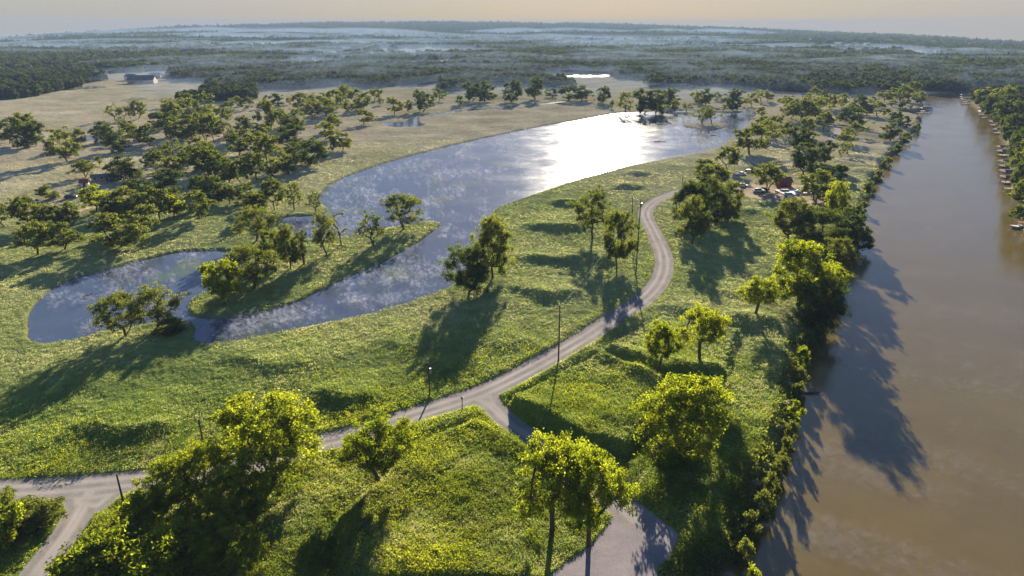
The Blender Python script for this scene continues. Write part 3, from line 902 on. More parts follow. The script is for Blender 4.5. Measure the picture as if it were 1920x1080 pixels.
cluster('of the thick clump below the lane', 'r', [(208, 409, 36, 32, 'd'), (237, 400, 44, 54), (257, 393, 34, 34), (229, 407, 27, 26, 'y'), (299, 412, 54, 52), (333, 402, 38, 38)])
cluster('of the leafy trees along the upper pond lawn', 'r', [(376, 412, 50, 52), (272, 437, 50, 50), (326, 407, 38, 34, 'y'), (405, 380, 46, 52, 'd'), (430, 382, 32, 30), (446, 392, 17, 13, 'p'), (378, 364, 32, 32, 'd'), (466, 377, 30, 42)])
one('wide leafy tree in front of the clump, facing the small pond', 228, 464, 58, 84, 'r')
cluster('of the trees near the lower end of the lane', 'r', [(136, 421, 40, 34), (104, 422, 38, 40), (56, 427, 54, 58), (82, 420, 34, 42), (8, 426, 42, 42)])
cluster('of the two big bushy trees above the small pond', 'r', [(71, 478, 56, 60), (122, 470, 52, 58)])
# east strip between pond and river
cluster('of the row on the far lake shore', 'r', [(1374, 208, 38, 34, 'd'), (1409, 199, 24, 24), (1427, 191, 22, 24, 's'), (1439, 191, 16, 16), (1426, 222, 21, 20), (1322, 198, 30, 30, 'd'), (1303, 191, 20, 18), (1345, 188, 15, 16)])
cluster('of the low hazy trees beside the far meadow', 'r', [(1476, 205, 24, 32), (1525, 188, 24, 20), (1546, 187, 18, 18, 'd'), (1512, 193, 14, 20), (1577, 201, 24, 26), (1556, 204, 26, 26), (1536, 205, 24, 26)])
cluster('of the misty mass beyond the lake end', 'r', [(1500, 228, 40, 48), (1531, 224, 34, 42), (1482, 224, 30, 32), (1452, 247, 30, 32), (1430, 241, 22, 26)])
cluster('of the trees toward the river bend', 'r', [(1608, 213, 33, 30, 'd'), (1625, 217, 20, 22), (1645, 219, 26, 34), (1637, 199, 17, 22), (1658, 191, 20, 28), (1628, 173, 14, 20)])
cluster('of the trees on the far bank point', 'r', [(1688, 190, 30, 32), (1710, 184, 29, 28), (1722, 196, 23, 22), (1695, 206, 19, 18, 'd'), (1672, 200, 13, 14)])
cluster('of the bank trees below the dock inlet', 'd', [(1678, 233, 22, 30), (1695, 239, 20, 20), (1668, 265, 33, 34)])
cluster('of the trees beside the winding dirt road', 'd', [(1598, 237, 35, 44), (1543, 245, 33, 32, 'r'), (1587, 272, 29, 30, 'r'), (1602, 257, 25, 32, 'r'), (1588, 291, 24, 22, 'p'), (1577, 295, 20, 18, 'p')])
one('big bushy olive tree on the lake shore past the mounds', 1405, 290, 56, 58, 'r')
cluster('of the thin trees behind the big lakeshore tree', 'p', [(1437, 259, 32, 34), (1472, 260, 31, 32, 's'), (1509, 257, 34, 32, 'r'), (1455, 268, 24, 26)])
cluster('of the four dark trees left of the winding road', 'd', [(1493, 280, 39, 36), (1515, 278, 31, 28), (1506, 327, 56, 50), (1542, 309, 43, 36)])
cluster('of the low dark trees past the yard', 'd', [(1545, 337, 27, 36), (1571, 336, 26, 34)])
one('rounded tree with a short trunk between parked cars and the red shed', 1438, 357, 48, 58, 's')
one('spreading tree behind the roadside clump near the mounds', 1363, 320, 42, 36, 's')
one('low dark bushes beside the spreading tree near the mounds', 1324, 322, 22, 36, 'S', 'shrub', 'shrubs along banks and road')
cluster('of the pair on the lake islet', 'b', [(1316, 233, 31, 34, 'p'), (1334, 233, 30, 30, 'p')])
cluster('of the small trees on the lake head shore', 'r', [(1287, 210, 17, 18, 'p'), (1265, 209, 22, 14), (1147, 203, 14, 8, 'd'), (1356, 209, 14, 18, 'p')])
cluster('of the trees at the lake head against the glare', 'd', [(1172, 212, 38, 36, 'p'), (1206, 212, 42, 36), (1230, 213, 42, 36), (1251, 199, 31, 34), (1130, 193, 29, 22)])
cluster('of the shadowed row across the pale field', 'd', [(885, 189, 33, 34), (909, 190, 36, 38), (960, 191, 38, 32), (1003, 187, 39, 32), (1066, 188, 26, 34), (1090, 189, 27, 36), (1035, 183, 16, 22)])
cluster('of the small trees by the thin creek', 'r', [(862, 199, 19, 20), (823, 189, 22, 24), (851, 171, 14, 18, 'd'), (808, 196, 18, 18)])
# far bank of the river
cluster('of the dark far-bank trees at the river bend', 'd', [(1842, 192, 26, 30, 'r'), (1860, 216, 36, 36), (1878, 206, 40, 42, 'r'), (1902, 212, 48, 48), (1884, 236, 44, 44), (1912, 240, 50, 50)])
cluster('of the far-bank trees above the stacked docks', 'd', [(1898, 268, 50, 46), (1908, 300, 54, 40), (1918, 330, 60, 44, 'r'), (1920, 362, 54, 40), (1926, 392, 60, 46, 'r'), (1935, 425, 60, 52)])
# shrubs on the near river bank
cluster('of the shrubs along the near riverbank', 'S', [(1412, 1085, 18, 27, 'Y'), (1398, 1030, 16, 28), (1415, 985, 18, 30), (1432, 945, 19, 34), (1446, 912, 18, 28), (1463, 872, 16, 27), (1474, 838, 15, 25), (1484, 806, 14, 23),
        (1493, 770, 16, 25, 'Y'), (1498, 735, 13, 23)])
cluster('of the upper riverbank shrubs below the big leaning tree', 'S', [(1499, 706, 14, 25), (1503, 672, 18, 28, 'Y'), (1513, 644, 19, 30), (1531, 622, 15, 28), (1570, 545, 14, 25), (1583, 500, 15, 25), (1596, 478, 12, 22)])
cluster('of the brush at the water by the yard', 'S', [(1608, 418, 9, 20), (1618, 388, 9, 18), (1632, 352, 9, 18), (1648, 330, 9, 17), (1664, 305, 9, 17), (1682, 280, 9, 15), (1700, 258, 9, 15), (1720, 240, 9, 11)])


def plant():
    a = np.array([(t[4], t[5]) for t in TREES], float)
    x, y = at(a[:, 0], a[:, 1])
    m = masks(x, y)
    z = height(x, y, m)
    r = np.random.default_rng(5)
    for (label, cat, name, group, bx, by, h, w, kind), X, Y, Z in zip(TREES, x, y, z):
        H = float(proj_h(Y, Z, by, h))
        depth = Y * cP - (Z - CH) * sP
        W = w * depth / F
        tm, cm = pick(kind, h)
        e = empty(name, (X, Y, Z), r.uniform(0, 6.283), label, cat, group)
        k_ = 1.06 if h >= 62 else 1.17
        e.scale = (W * k_, W * k_, H * (1.02 if h >= 62 else 1.06))
        link('stems' if cat == 'shrub' else 'trunk', tm, e)
        if cm:
            link('foliage' if cat == 'shrub' else 'crown', cm, e)


plant()


def far_woods():
    r = np.random.default_rng(77)
    n = 62000
    az = r.uniform(-.72, .72, n); d = np.exp(r.uniform(math.log(480), math.log(7700), n))
    R = 1.03 * np.interp(az, HAZ, HD)
    x, y = d * np.sin(az), d * np.cos(az)
    w = wood_mask(x, y)
    # loose single trees and hedge lines between the woods
    loose = (fbm(x, y, 200, 91, 3) > .5) * .16 * sm(850, 1000, d)
    k = (d < R) & (r.random(n) < np.maximum(w * .95, loose))
    x, y, d = x[k], y[k], d[k]
    m = masks(x, y)
    ok = (np.minimum(m['pond'], m['river']) > 3) & (np.min(m['pools'], axis=0) > 3)
    x, y, d = x[ok], y[ok], d[ok]
    m = masks(x, y); z = height(x, y, m, False)
    n = len(x)
    wd = np.maximum(8.0, .0095 * d) * r.uniform(.75, 1.35, n)
    ht = r.uniform(6.5, 11.5, n) * (1 + .25 * sm(2500, 6000, d))
    nl = np.where(d < 1300, 90, np.where(d < 3000, 44, 22))
    own = np.repeat(np.arange(n), nl)
    t = len(own)
    ph = r.uniform(0, 2 * np.pi, t); cz = r.uniform(-.8, 1, t); rr = np.sqrt(1 - cz ** 2) * r.uniform(.7, 1.05, t)
    lob = 1 + .22 * np.sin(3 * ph + own * 1.7) + .15 * np.sin(5 * cz + own * .9)
    C = np.stack([x[own] + .5 * wd[own] * rr * lob * np.cos(ph), y[own] + .5 * wd[own] * rr * lob * np.sin(ph), z[own] + ht[own] * (.5 + .47 * cz * (1 + .1 * np.sin(2 * ph + own)))], 1)
    size = (.24 * wd * np.sqrt(60 / nl) ** .8)[own]
    V, Fq = orient_quads(C, size, r, asp=.7)
    ct = r.normal(0, .2, n)
    tone = np.clip(.4 + ct[own] + r.normal(0, .12, t), 0, 1)
    me = mesh_np('far_woods', V, Fq, M['leaf_far'], {'tone': np.repeat(tone, 4)})
    link('far_woods', me, kind='stuff', label='misty far-off woods merging into one dark belt', category='woods')


far_woods()


def ground_plants():
    r = np.random.default_rng(123)

    def scatter(n, d0, d1, uniform_px=True):
        az = r.uniform(-.80, .80, n)
        dp = r.uniform(math.atan(CH / d1), math.atan(CH / d0), n)
        d = CH / np.tan(dp)
        return d * np.sin(az), d * np.cos(az), d

    def clumps(name, x, y, z, k, size, hgt, mat, tone, **props):
        n = len(x); own = np.repeat(np.arange(n), k); t = n * k
        C = np.stack([x[own] + r.normal(0, 1, t) * size[own] * .55, y[own] + r.normal(0, 1, t) * size[own] * .55, z[own] + r.uniform(0.05, .8, t) * hgt[own]], 1)
        V, Fq = orient_quads(C, (size * (.36 if name != 'grass' else .34))[own], r, -.4, .6 if name != 'grass' else .3)
        tn = np.clip(tone[own] + r.normal(0, .1, t), 0, 1)
        link(name, mesh_np(name, V, Fq, M[mat], {'tone': np.repeat(tn, 4)}), **props)

    # meadow grass tufts
    x, y, d = scatter(360000, 60, 420)
    m = masks(x, y)
    q = fbm(x, y, 9, 51, 3)
    clear = np.minimum(np.minimum(np.minimum(m['road'] - .2, m['cul'] - .3), np.minimum(m['pond'] - .1, m['river'] - 1.2)), np.minimum(m['track'], m['yard']))
    k = (clear > 0) & (r.random(len(x)) < .35 + 1.1 * (q - .3))
    k &= d < 420
    x, y, d, q = x[k], y[k], d[k], q[k]
    mm = {a: ([p[k] for p in b] if isinstance(b, list) else b[k]) for a, b in m.items()}
    z = height(x, y, mm)
    s = (.20 + .0008 * d) * r.uniform(.7, 1.4, len(x))
    clumps('grass', x, y, z, 7, s, .20 + .22 * q, 'grass', np.clip(.45 + 1.5 * (fbm(x, y, 22, 55, 4) - .5) + 1.1 * (fbm(x, y, 3.5, 56, 2) - .5) + .15 * sm(120, 300, d), 0, 1), kind='stuff', label='dewy meadow grass in rough tufts', category='grass')
    # broad-leaved weeds, thick in the low corner and on the pad
    x, y, d = scatter(250000, 60, 230)
    m = masks(x, y)
    q = fbm(x, y, 6, 58, 3)
    want = np.clip(sm(165, 85, d) * 1.2 + (fbm(x, y, 40, 8, 3) - .52) * 1.8, 0, 1)
    verge = sm(3.6, 1.0, m['road']) * .8
    want = np.clip(np.maximum(want, verge) * (.35 + 1.3 * (q - .25)), 0, 1)
    clear = np.minimum(np.minimum(m['road'] - .35, m['cul'] - .3), np.minimum(m['pond'] - .2, m['river'] - 1.2))
    k = (clear > 0) & (r.random(len(x)) < want)
    x, y, d, q = x[k], y[k], d[k], q[k]
    mm = {a: ([p[k] for p in b] if isinstance(b, list) else b[k]) for a, b in m.items()}
    z = height(x, y, mm)
    s = r.uniform(.19, .38, len(x))
    clumps('ground_cover', x, y, z, 6, s, .18 + .6 * np.clip(q - .3, 0, 1) + .8 * sm(.5, .68, fbm(x, y, 7, 63, 3)), 'weeds', np.clip(.42 + 1.5 * (fbm(x, y, 13, 60, 3) - .5) + 1.0 * (fbm(x, y, 2.5, 62, 2) - .5), 0, 1), kind='stuff', label='leafy bright green weeds covering the near slopes', category='weeds')
    # brush on the river bank and along pond edges
    x, y, d = scatter(300000, 62, 900)
    m = masks(x, y)
    k = ((m['river'] > .3) & (m['river'] < 3.5) & (r.random(len(x)) < .55 * (fbm(x, y, 9, 44, 2) > .42))) | ((m['pond'] > .15) & (m['pond'] < .9) & (r.random(len(x)) < .5))
    x, y, d = x[k], y[k], d[k]
    mm = {a: ([p[k] for p in b] if isinstance(b, list) else b[k]) for a, b in m.items()}
    z = height(x, y, mm)
    s = np.where(mm['river'] < 5, .5, .3) * r.uniform(.6, 1.5, len(x)) * (1 + d / 700)
    clumps('undergrowth', x, y, z, 6, s, s * 1.1, 'leaf_olive', r.uniform(.2, .9, len(x)), kind='stuff', label='brush and reeds along the water edges', category='undergrowth')


ground_plants()


def lenses(name, specs, mat, seg=(20, 9), **props):
    """one mesh of flat lens-shaped bodies of fog (x, y, z, rx, ry, rz, angle)"""
    nu, nv = seg
    th = np.arange(nu) * 2 * np.pi / nu; ph = np.linspace(-np.pi / 2, np.pi / 2, nv + 1)[1:-1]
    unit = np.array([(0, 0, -1)] + [(math.cos(a) * math.cos(b), math.sin(a) * math.cos(b), math.sin(b)) for b in ph for a in th] + [(0, 0, 1)])
    fs = [[0, 1 + (i + 1) % nu, 1 + i] for i in range(nu)]
    for k in range(nv - 2):
        fs += [[1 + k * nu + i, 1 + k * nu + (i + 1) % nu, 1 + (k + 1) * nu + (i + 1) % nu, 1 + (k + 1) * nu + i] for i in range(nu)]
    l = len(unit) - 1
    fs += [[1 + (nv - 2) * nu + i, 1 + (nv - 2) * nu + (i + 1) % nu, l] for i in range(nu)]
    V, Fq, sz, base = [], [], [], 0
    an0 = np.arctan2(unit[:, 1], unit[:, 0]); flat = 1 - unit[:, 2] ** 2
    for (x, y, z, a, b, c, an) in specs:
        ca, sa = math.cos(an), math.sin(an)
        r = 1 + (.22 * np.sin(3 * an0 + x) + .14 * np.sin(5 * an0 + y) + .1 * np.sin(8 * an0 + x + y)) * flat
        u = unit[:, 0] * a * r; v = unit[:, 1] * b * r
        V.append(np.stack([x + ca * u - sa * v, y + sa * u + ca * v, z + unit[:, 2] * c * (1 + .25 * np.sin(4 * an0 + y))], 1))
        for f in fs:
            Fq += [i + base for i in f]; sz.append(len(f))
        base += len(unit)
    return link(name, mesh_np(name, np.concatenate(V), np.array(Fq), mat, sizes=np.array(sz), smooth=True), **props)


def air():
    r = np.random.default_rng(9)
    MB().box(-3750, 3750, -760, 9200, -420, 112).build('haze', M['haze'])['kind'] = 'stuff'
    # fog lying over the wooded bottomland
    rows = [(66, 300, 16, 1300, 150), (74, 320, 12, 1350, 170), (84, 330, 9, 1500, 180), (94, 300, 8, 1700, 170), (104, 260, 7, 1850, 160), (116, 260, 6.5, 1850, 150), (128, 240, 6, 1900, 140), (140, 240, 5.5, 1900, 140), (152, 220, 5, 1900, 150), (166, 200, 4.5, 1850, 170), (178, 170, 4, 1700, 220)]
    sp = []
    for py, w, h, x1, step in rows:
        for px in np.arange(60 if py < 110 else (300 if py < 160 else 480), x1, step):
            if r.random() < .10:
                continue
            x, y = at(px + r.uniform(-60, 60), py + r.uniform(-4, 4)); x, y = float(x), float(y)
            d = math.hypot(x, y)
            sp.append((x, y, float(drop(np.array([x]), np.array([y]))[0]) + h * (.9 if py > 110 else .5), w * r.uniform(.4, .85) * d / F, min(max(45, d * .09), 380) * r.uniform(.6, 1.3), h * r.uniform(1.1, 2.0), -math.atan2(x, y) + r.normal(0, .15)))
    lenses('mist', sp, M['fog'])['kind'] = 'stuff'

    # steam curling off the warm pond, wisps drifting along the river
    def wisps(name, poly, n, lvl, edge, sig, per, size, thr, cell, asp, ang, mat):
        hi = poly.max(0)
        az = r.uniform(-.75, .75, n); d = CH / np.tan(r.uniform(math.atan(CH / max(hi[1], 200)), math.atan(CH / 85), n))
        X, Y = d * np.sin(az), d * np.cos(az)
        sd = poly_sdf(X, Y, poly, 25)
        ca, sa = math.cos(ang), math.sin(ang)
        q = fbm((ca * X + sa * Y) / asp, (ca * Y - sa * X), cell, 71, 5)
        k = (sd < -edge) & (r.random(n) < np.clip((q - thr) * 4.5, 0, 1))
        X, Y, sd = X[k], Y[k], sd[k]
        own = np.repeat(np.arange(len(X)), per); t = len(own)
        sc = np.minimum((1 + .0035 * Y) * r.uniform(.5, 1.5, len(X)), -sd * .6)[own]
        g = r.normal(0, 1, (t, 3)) * np.array(sig) * sc[:, None]
        C = np.stack([X[own] + ca * g[:, 0] - sa * g[:, 1], Y[own] + sa * g[:, 0] + ca * g[:, 1], lvl + .12 + np.abs(g[:, 2])], 1)
        V, Fq = orient_quads(C, size * sc, r, 0, .7)
        V[:, 2] = np.maximum(V[:, 2], lvl + .02)
        link(name, mesh_np(name, V, Fq, M[mat]), kind='stuff')
    wisps('steam', pond, 70000, -.55, .6, (.42, .42, .5), 8, .34, .44, 8, 1.0, 0, 'steam')
    wisps('river_mist', river, 26000, -2.5, 2.0, (2.0, .35, .10), 9, .5, .47, 9, 3.4, -.55, 'river_mist')


air()

# ------------------------------------------------------------------ poles and wires
def px_thing(px, py):
    x, y = at(px, py); x, y = float(x), float(y)
    return x, y, float(ground_z(x, y)[0])


tops = {}
def pole(key, bx, by, h, label, arm=True, ang=0.0, box=False):
    x, y, z = px_thing(bx, by)
    H = float(proj_h(y, z, by, h))
    e = empty('utility_pole', (x, y, z), ang, label, 'utility pole', 'utility poles along the gravel road')
    MB().tube((0, 0, -.3), (0, 0, H), .17, .11, 10).build('shaft', M['pole'], e)
    if arm:
        MB().box(-1.1, 1.1, -.07, .07, H - .55, H - .42).build('crossarm', M['pole'], e)
        for dx in (-.95, .95):
            MB().tube((dx, 0, H - .42), (dx, 0, H - .22), .05, .04, 6).build('insulator', M['dark'], e)
    if box:
        MB().tube((.32, 0, H - 2.2), (.32, 0, H - 1.2), .2, .2, 10).build('transformer', M['steel'], e)
    tops[key] = (x, y, z + H - .25)


pole('a', 1183, 428, 60, 'wooden utility pole, farther one beside the upright oval tree', True, .3)
pole('b', 1192, 515, 142, 'tall wooden utility pole, nearer one beside the upright oval tree', True, .3, True)
pole('c', 1047, 678, 105, 'tall lone utility pole standing at the edge of the gravel road', True, .4)
pole('d', 806, 744, 64, 'short utility pole with a transformer in the meadow above the junction', False, .3, True)
pole('e', 383, 842, 56, 'leaning bare pole between the meadow and the biggest yellow-green tree', False)
pole('f', 236, 960, 71, 'dark bare pole at the grassy corner of the left fork', False)
pole('g', 1279, 345, 24, 'small distant pole above the bend of the gravel road', False)
pole('h', 1183, 372 + 80, 60, 'slim pole standing between the two taller ones by the oval tree', False)


def wire(a, b, label, sag=1.0):
    A, B = Vector(tops[a]), Vector(tops[b])
    pt = [A.lerp(B, t / 14) - Vector((0, 0, sag * 4 * (t / 14) * (1 - t / 14))) for t in range(15)]
    o = A * 1
    E = [(np.array(p - o), np.array(q - o), .015, .015) for p, q in zip(pt[:-1], pt[1:])]
    v, f = tubes(E, 4)
    ob = link('power_line', mesh_np('power_line', v, f, M['dark']), label=label, category='power line', group='power lines between the poles')
    ob.location = o


wire('a', 'b', 'thin wire between the two poles by the oval tree', .5)
wire('b', 'c', 'thin wire sagging from the oval tree pole to the roadside pole', 1.2)
wire('c', 'd', 'thin wire from the roadside pole to the short meadow pole', 1.4)
# small marker post at the junction
x, y, z = px_thing(867, 772)
e = empty('marker_post', (x, y, z), 0, 'small post with a lamp head at the corner of the road junction', 'post')
MB().tube((0, 0, -.2), (0, 0, 2.3), .09, .07, 8).build('shaft', M['dark'], e)
MB().box(-.2, .2, -.2, .2, 2.3, 2.55).add([(-.26, -.26, 2.55), (.26, -.26, 2.55), (.26, .26, 2.55), (-.26, .26, 2.55), (0, 0, 2.8)], [(0, 1, 4), (1, 2, 4), (2, 3, 4), (3, 0, 4), (3, 2, 1, 0)]).build('lamp_head', M['steel'], e)

# ------------------------------------------------------------------ vehicles
def car(px, py, ang, label, cat, body, truck=False, L=4.7):
    x, y, z = px_thing(px, py)
    e = empty('parked_truck' if truck else 'parked_car', (x, y, z), ang, label, cat, 'vehicles parked by the building yard')
    w = .92
    b = MB()
    prof = [(-L / 2, .35), (L / 2, .35), (L / 2 + .05, .62), (L / 2 - .1, .88), (L / 2 - 1.3, .98), (-L / 2 + .1, 1.0), (-L / 2, .8)]
    b.prism([(p, q) for p, q in prof], -w, w)
    body_o = b.build('body', M[body], e)
    cab = MB()
    x0, x1 = (-.4, 1.5) if truck else (-L / 2 + .35, 1.35)
    bot = [(x0, -w * .95, .97), (x1, -w * .95, .97), (x1, w * .95, .97), (x0, w * .95, .97)]
    mid = [(x0 + .3, -w * .8, 1.5), (x1 - .75, -w * .8, 1.5), (x1 - .75, w * .8, 1.5), (x0 + .3, w * .8, 1.5)]
    cab.hull([bot, mid]).build('windows', M['glass'], e)
    MB().box(x0 + .28, x1 - .73, -w * .8, w * .8, 1.505, 1.56).build('roof', M[body], e)
    for sx in (-L / 2 + .85, L / 2 - .9):
        for sy in (-1, 1):
            wl = MB().tube((sx, sy * (w - .2), .34), (sx, sy * (w + .02), .34), .34, .34, 14).build('wheel', M['rubber'], e)
            MB().tube((sx, sy * (w + .02), .34), (sx, sy * (w + .035), .34), .19, .19, 10).build('rim', M['steel'], wl)
    for sy in (-.62, .62):
        MB().box(L / 2 - .02, L / 2 + .06, sy - .16, sy + .16, .66, .8).build('headlight', M['white'], e)
    if truck:
        MB().box(-L / 2 + .15, -.55, -w + .12, w - .12, 1.004, 1.03).build('bed_liner', M['dark'], e)


car(1389, 328, .5, 'white pickup on the road behind the roadside clump', 'pickup', 'white', True, 5.4)
car(1404, 323, .5, 'silver car on the road just past the white pickup', 'car', 'steel')
car(1392, 350, -.15, 'pale car parked at the entrance of the bare yard', 'car', 'white')
car(1430, 357, .1, 'dark pickup parked under the rounded tree in the yard', 'pickup', 'dark', True, 5.4)
car(1422, 360, .1, 'white van-like car tucked beside the dark pickup in the yard', 'car', 'white')
car(1480, 368, -.1, 'pale blue car parked below the concrete slab', 'car', 'blue')
car(66, 379, .2, 'white van standing at the lower end of the dirt lane', 'van', 'white')
car(133, 371, .3, 'dark car in the shade beside the dirt lane', 'car', 'dark')
car(179, 418, .1, 'pale car half hidden under the wide bright tree', 'car', 'white')

# ------------------------------------------------------------------ buildings
def gable(name, px, py, w, l, h, ang, label, cat, wall, roof, group=None, rise=.28, windows=0, door=True, chimney=False, z=None):
    x, y, zz = px_thing(px, py)
    e = empty(name, (x, y, zz if z is None else z), ang, label, cat, group)
    MB().box(-l / 2, l / 2, -w / 2, w / 2, -1, h).prism([(-.001, 0)] * 0 or [(0, 0), (.001, 0), (0, .001)], 0, .001).build('wall', M[wall], e)
    rz = w * rise; o = .45
    r = MB()
    pr = [(-w / 2 - o, h - o * rise * 1.4), (0, h + rz), (w / 2 + o, h - o * rise * 1.4), (w / 2 + o, h + .22 - o * rise * 1.4), (0, h + rz + .25), (-w / 2 - o, h + .22 - o * rise * 1.4)]
    n = len(pr)
    v = [(-l / 2 - o, a, b) for a, b in pr] + [(l / 2 + o, a, b) for a, b in pr]
    r.add(v, [(i, (i + 1) % n, n + (i + 1) % n, n + i) for i in range(n)] + [tuple(range(n - 1, -1, -1)), tuple(range(n, 2 * n))])
    ro = r.build('roof', M[roof], e)
    g = MB()
    for sx in (-1, 1):
        xx = sx * (l / 2 - .05)
        g.add([(xx, -w / 2, h), (xx, w / 2, h), (xx, 0, h + rz), (xx - sx * .12, -w / 2, h), (xx - sx * .12, w / 2, h), (xx - sx * .12, 0, h + rz)], [(0, 1, 2), (5, 4, 3), (0, 3, 4, 1), (1, 4, 5, 2), (2, 5, 3, 0)])
    g.build('gable', M[wall], e)
    if chimney:
        MB().box(l * .2, l * .2 + .8, .6, 1.3, h + .3, h + rz + 1.0).build('chimney', M['red'], ro)
    for k in range(windows):
        cx = -l / 2 + (k + .5 + (.25 if k >= windows // 2 else 0)) * l / (windows + .5)
        f = MB().box(cx - .75, cx + .75, -w / 2 - .06, -w / 2 + .02, 1.0, 2.3).build('window', M['white'], e)
        MB().box(cx - .62, cx + .62, -w / 2 - .08, -w / 2 - .055, 1.12, 2.18).build('pane', M['glass'], f)
    if door:
        MB().box(-.5, .5, -w / 2 - .06, -w / 2 + .02, 0, 2.1).build('door', M['dark'], e)


gable('farmhouse', 268, 156, 14, 30, 4.2, .12, 'long grey-roofed farmhouse beside the pale field', 'house', 'tan', 'grey_roof', None, .34, 6, True, True)
gable('farmhouse', 247, 150, 9, 14, 4, -.3, 'smaller grey-roofed house left behind the long farmhouse', 'house', 'white', 'grey_roof', None, .4, 3)
gable('barn', 292, 146, 9, 13, 4, .4, 'tan shed with pale roof right behind the long farmhouse', 'shed', 'tan', 'metal_roof', None, .3, 2)
gable('mobile_home', 202, 338, 3.8, 12, 2.2, .45, 'long grey trailer home among trees beside the dirt lane', 'trailer home', 'trailer_grey', 'grey_roof', None, .2, 4)
gable('garden_shed', 160, 349, 2.4, 3.0, 2.0, .3, 'little white shed with a dark red roof by the dirt lane', 'shed', 'white', 'darkred', None, .45, 0)
gable('red_shed', 1468, 349, 4.2, 5.4, 2.3, .15, 'red shed behind the concrete slab in the bare yard', 'shed', 'red', 'darkred', None, .35, 0)
FARB = 'far houses and sheds glinting in the mist'
FB = [(1063, 96, 26, 60, 7, 'metal_roof', 'long pale hall, left one of the bright roofs under the sun'), (1112, 79, 40, 110, 8, 'metal_roof', 'longest pale hall shining under the sun'),
      (1048, 78.5, 34, 46, 8, 'metal_roof', 'blocky grey hall left of the longest shining hall'), (1352, 82, 30, 40, 9, 'metal_roof', 'white-roofed hall alone in the right-hand mist'), (1270, 92, 12, 16, 5, 'metal_roof', 'small white house on the dark wooded ridge'),
      (1298, 97, 10, 14, 4, 'metal_roof', 'small pale house right of the one on the dark ridge'), (1250, 117, 12, 30, 4, 'metal_roof', 'low pale shed in the field above the central woods'), (860, 57, 40, 120, 8, 'metal_roof', 'long white roof near the skyline'),
      (708, 63, 20, 26, 7, 'metal_roof', 'tiny white house at the foot of the dark hill'), (320, 79, 16, 22, 6, 'metal_roof', 'tiny white house on the left slope'), (85, 101, 12, 15, 5, 'metal_roof', 'white house in the dark woods at the left'),
      (420, 107, 14, 20, 4, 'metal_roof', 'small white house beside the pale road field'), (365, 106, 40, 60, 6, 'grey_roof', 'wide blue-grey roof between the pylons and the pale field'), (812, 107, 10, 12, 4, 'metal_roof', 'small white hut in the central mist'),
      (1225, 68.5, 30, 60, 8, 'metal_roof', 'pale roof just right of the sun glare'), (1278, 64, 34, 90, 9, 'metal_roof', 'long pale roof close under the right skyline'), (1135, 66, 22, 26, 9, 'metal_roof', 'pale tall house above the shining halls'),
      (1510, 79, 30, 46, 7, 'metal_roof', 'lone pale roof on the right plain'), (1700, 143, 14, 26, 4, 'metal_roof', 'pale shed in the clearing of the right woods'), (1780, 136, 10, 16, 4, 'metal_roof', 'little pale house in the right woods')]
r_ = random.Random(4)
for px, py, w, l, h, rf, lab in FB:
    gable('far_house', px, py, w, l, h, r_.uniform(-.35, .35), lab, 'house', 'white', rf, FARB, .22, 0, False)

# concrete slab, tank-like bits of the building yard
x, y, z = px_thing(1490, 361)
e = empty('building_slab', (x, y, z), .12, 'pale concrete slab of a house being built in the yard', 'slab')
MB().box(-7, 7, -3.6, 3.6, -.5, .35).build('slab', M['concrete'], e)
for k, (a, b) in enumerate([(-4, 1), (1, -1), (4.5, 1.6)]):
    s = empty('lumber_pile', (x + a, y + b, z + .35), .3 * k, ['lumber pile at the left end of the concrete slab', 'lumber pile in the middle of the concrete slab', 'lumber pile at the right end of the concrete slab'][k], 'lumber', 'lumber on the slab')
    mb = MB()
    for q in range(4):
        for w in range(5):
            mb.box(-1.6, 1.6, -.6 + w * .25, -.6 + w * .25 + .22, q * .16, q * .16 + .14)
    mb.build('boards', M['tan' if k != 1 else 'blue'], s)

# ------------------------------------------------------------------ lattice pylons
def pylon(px, py, h, label):
    x, y, z = px_thing(px, py)
    H = float(proj_h(y, z, py, h))
    e = empty('power_pylon', (x, y, z), .3, label, 'pylon', 'lattice pylons in the far left mist')
    b = H * .09
    E = []
    for sx in (-1, 1):
        for sy in (-1, 1):
            E.append((np.array([sx * b, sy * b, 0]), np.array([sx * b * .18, sy * b * .18, H]), .32, .2))
    L = 7
    for k in range(L):
        t0, t1 = k / L, (k + 1) / L
        for s in (0, 1, 2, 3):
            c = [(-1, -1), (1, -1), (1, 1), (-1, 1)]
            p, q = c[s], c[(s + 1) % 4]
            w0, w1 = b * (1 - .82 * t0), b * (1 - .82 * t1)
            E.append((np.array([p[0] * w0, p[1] * w0, H * t0]), np.array([q[0] * w1, q[1] * w1, H * t1]), .12, .12))
    v, f = tubes(E, 4)
    link('lattice', mesh_np('lattice', v, f, M['steel']), e)
    for t, w in ((.72, .16), (.84, .13), (.96, .10)):
        MB().box(-H * w, H * w, -.25, .25, H * t, H * t + .5).build('crossarm', M['steel'], e)


pylon(248, 107, 17, 'steel pylon, left one of the close pair in the mist')
pylon(262, 108, 18, 'steel pylon, right one of the close pair in the mist')
pylon(217, 100, 12, 'small hazy pylon left of the close pair')
pylon(187, 128, 15, 'reddish pylon between the hedges before the close pair')
pylon(93, 137, 13, 'pylon standing in the dark wood at far left')

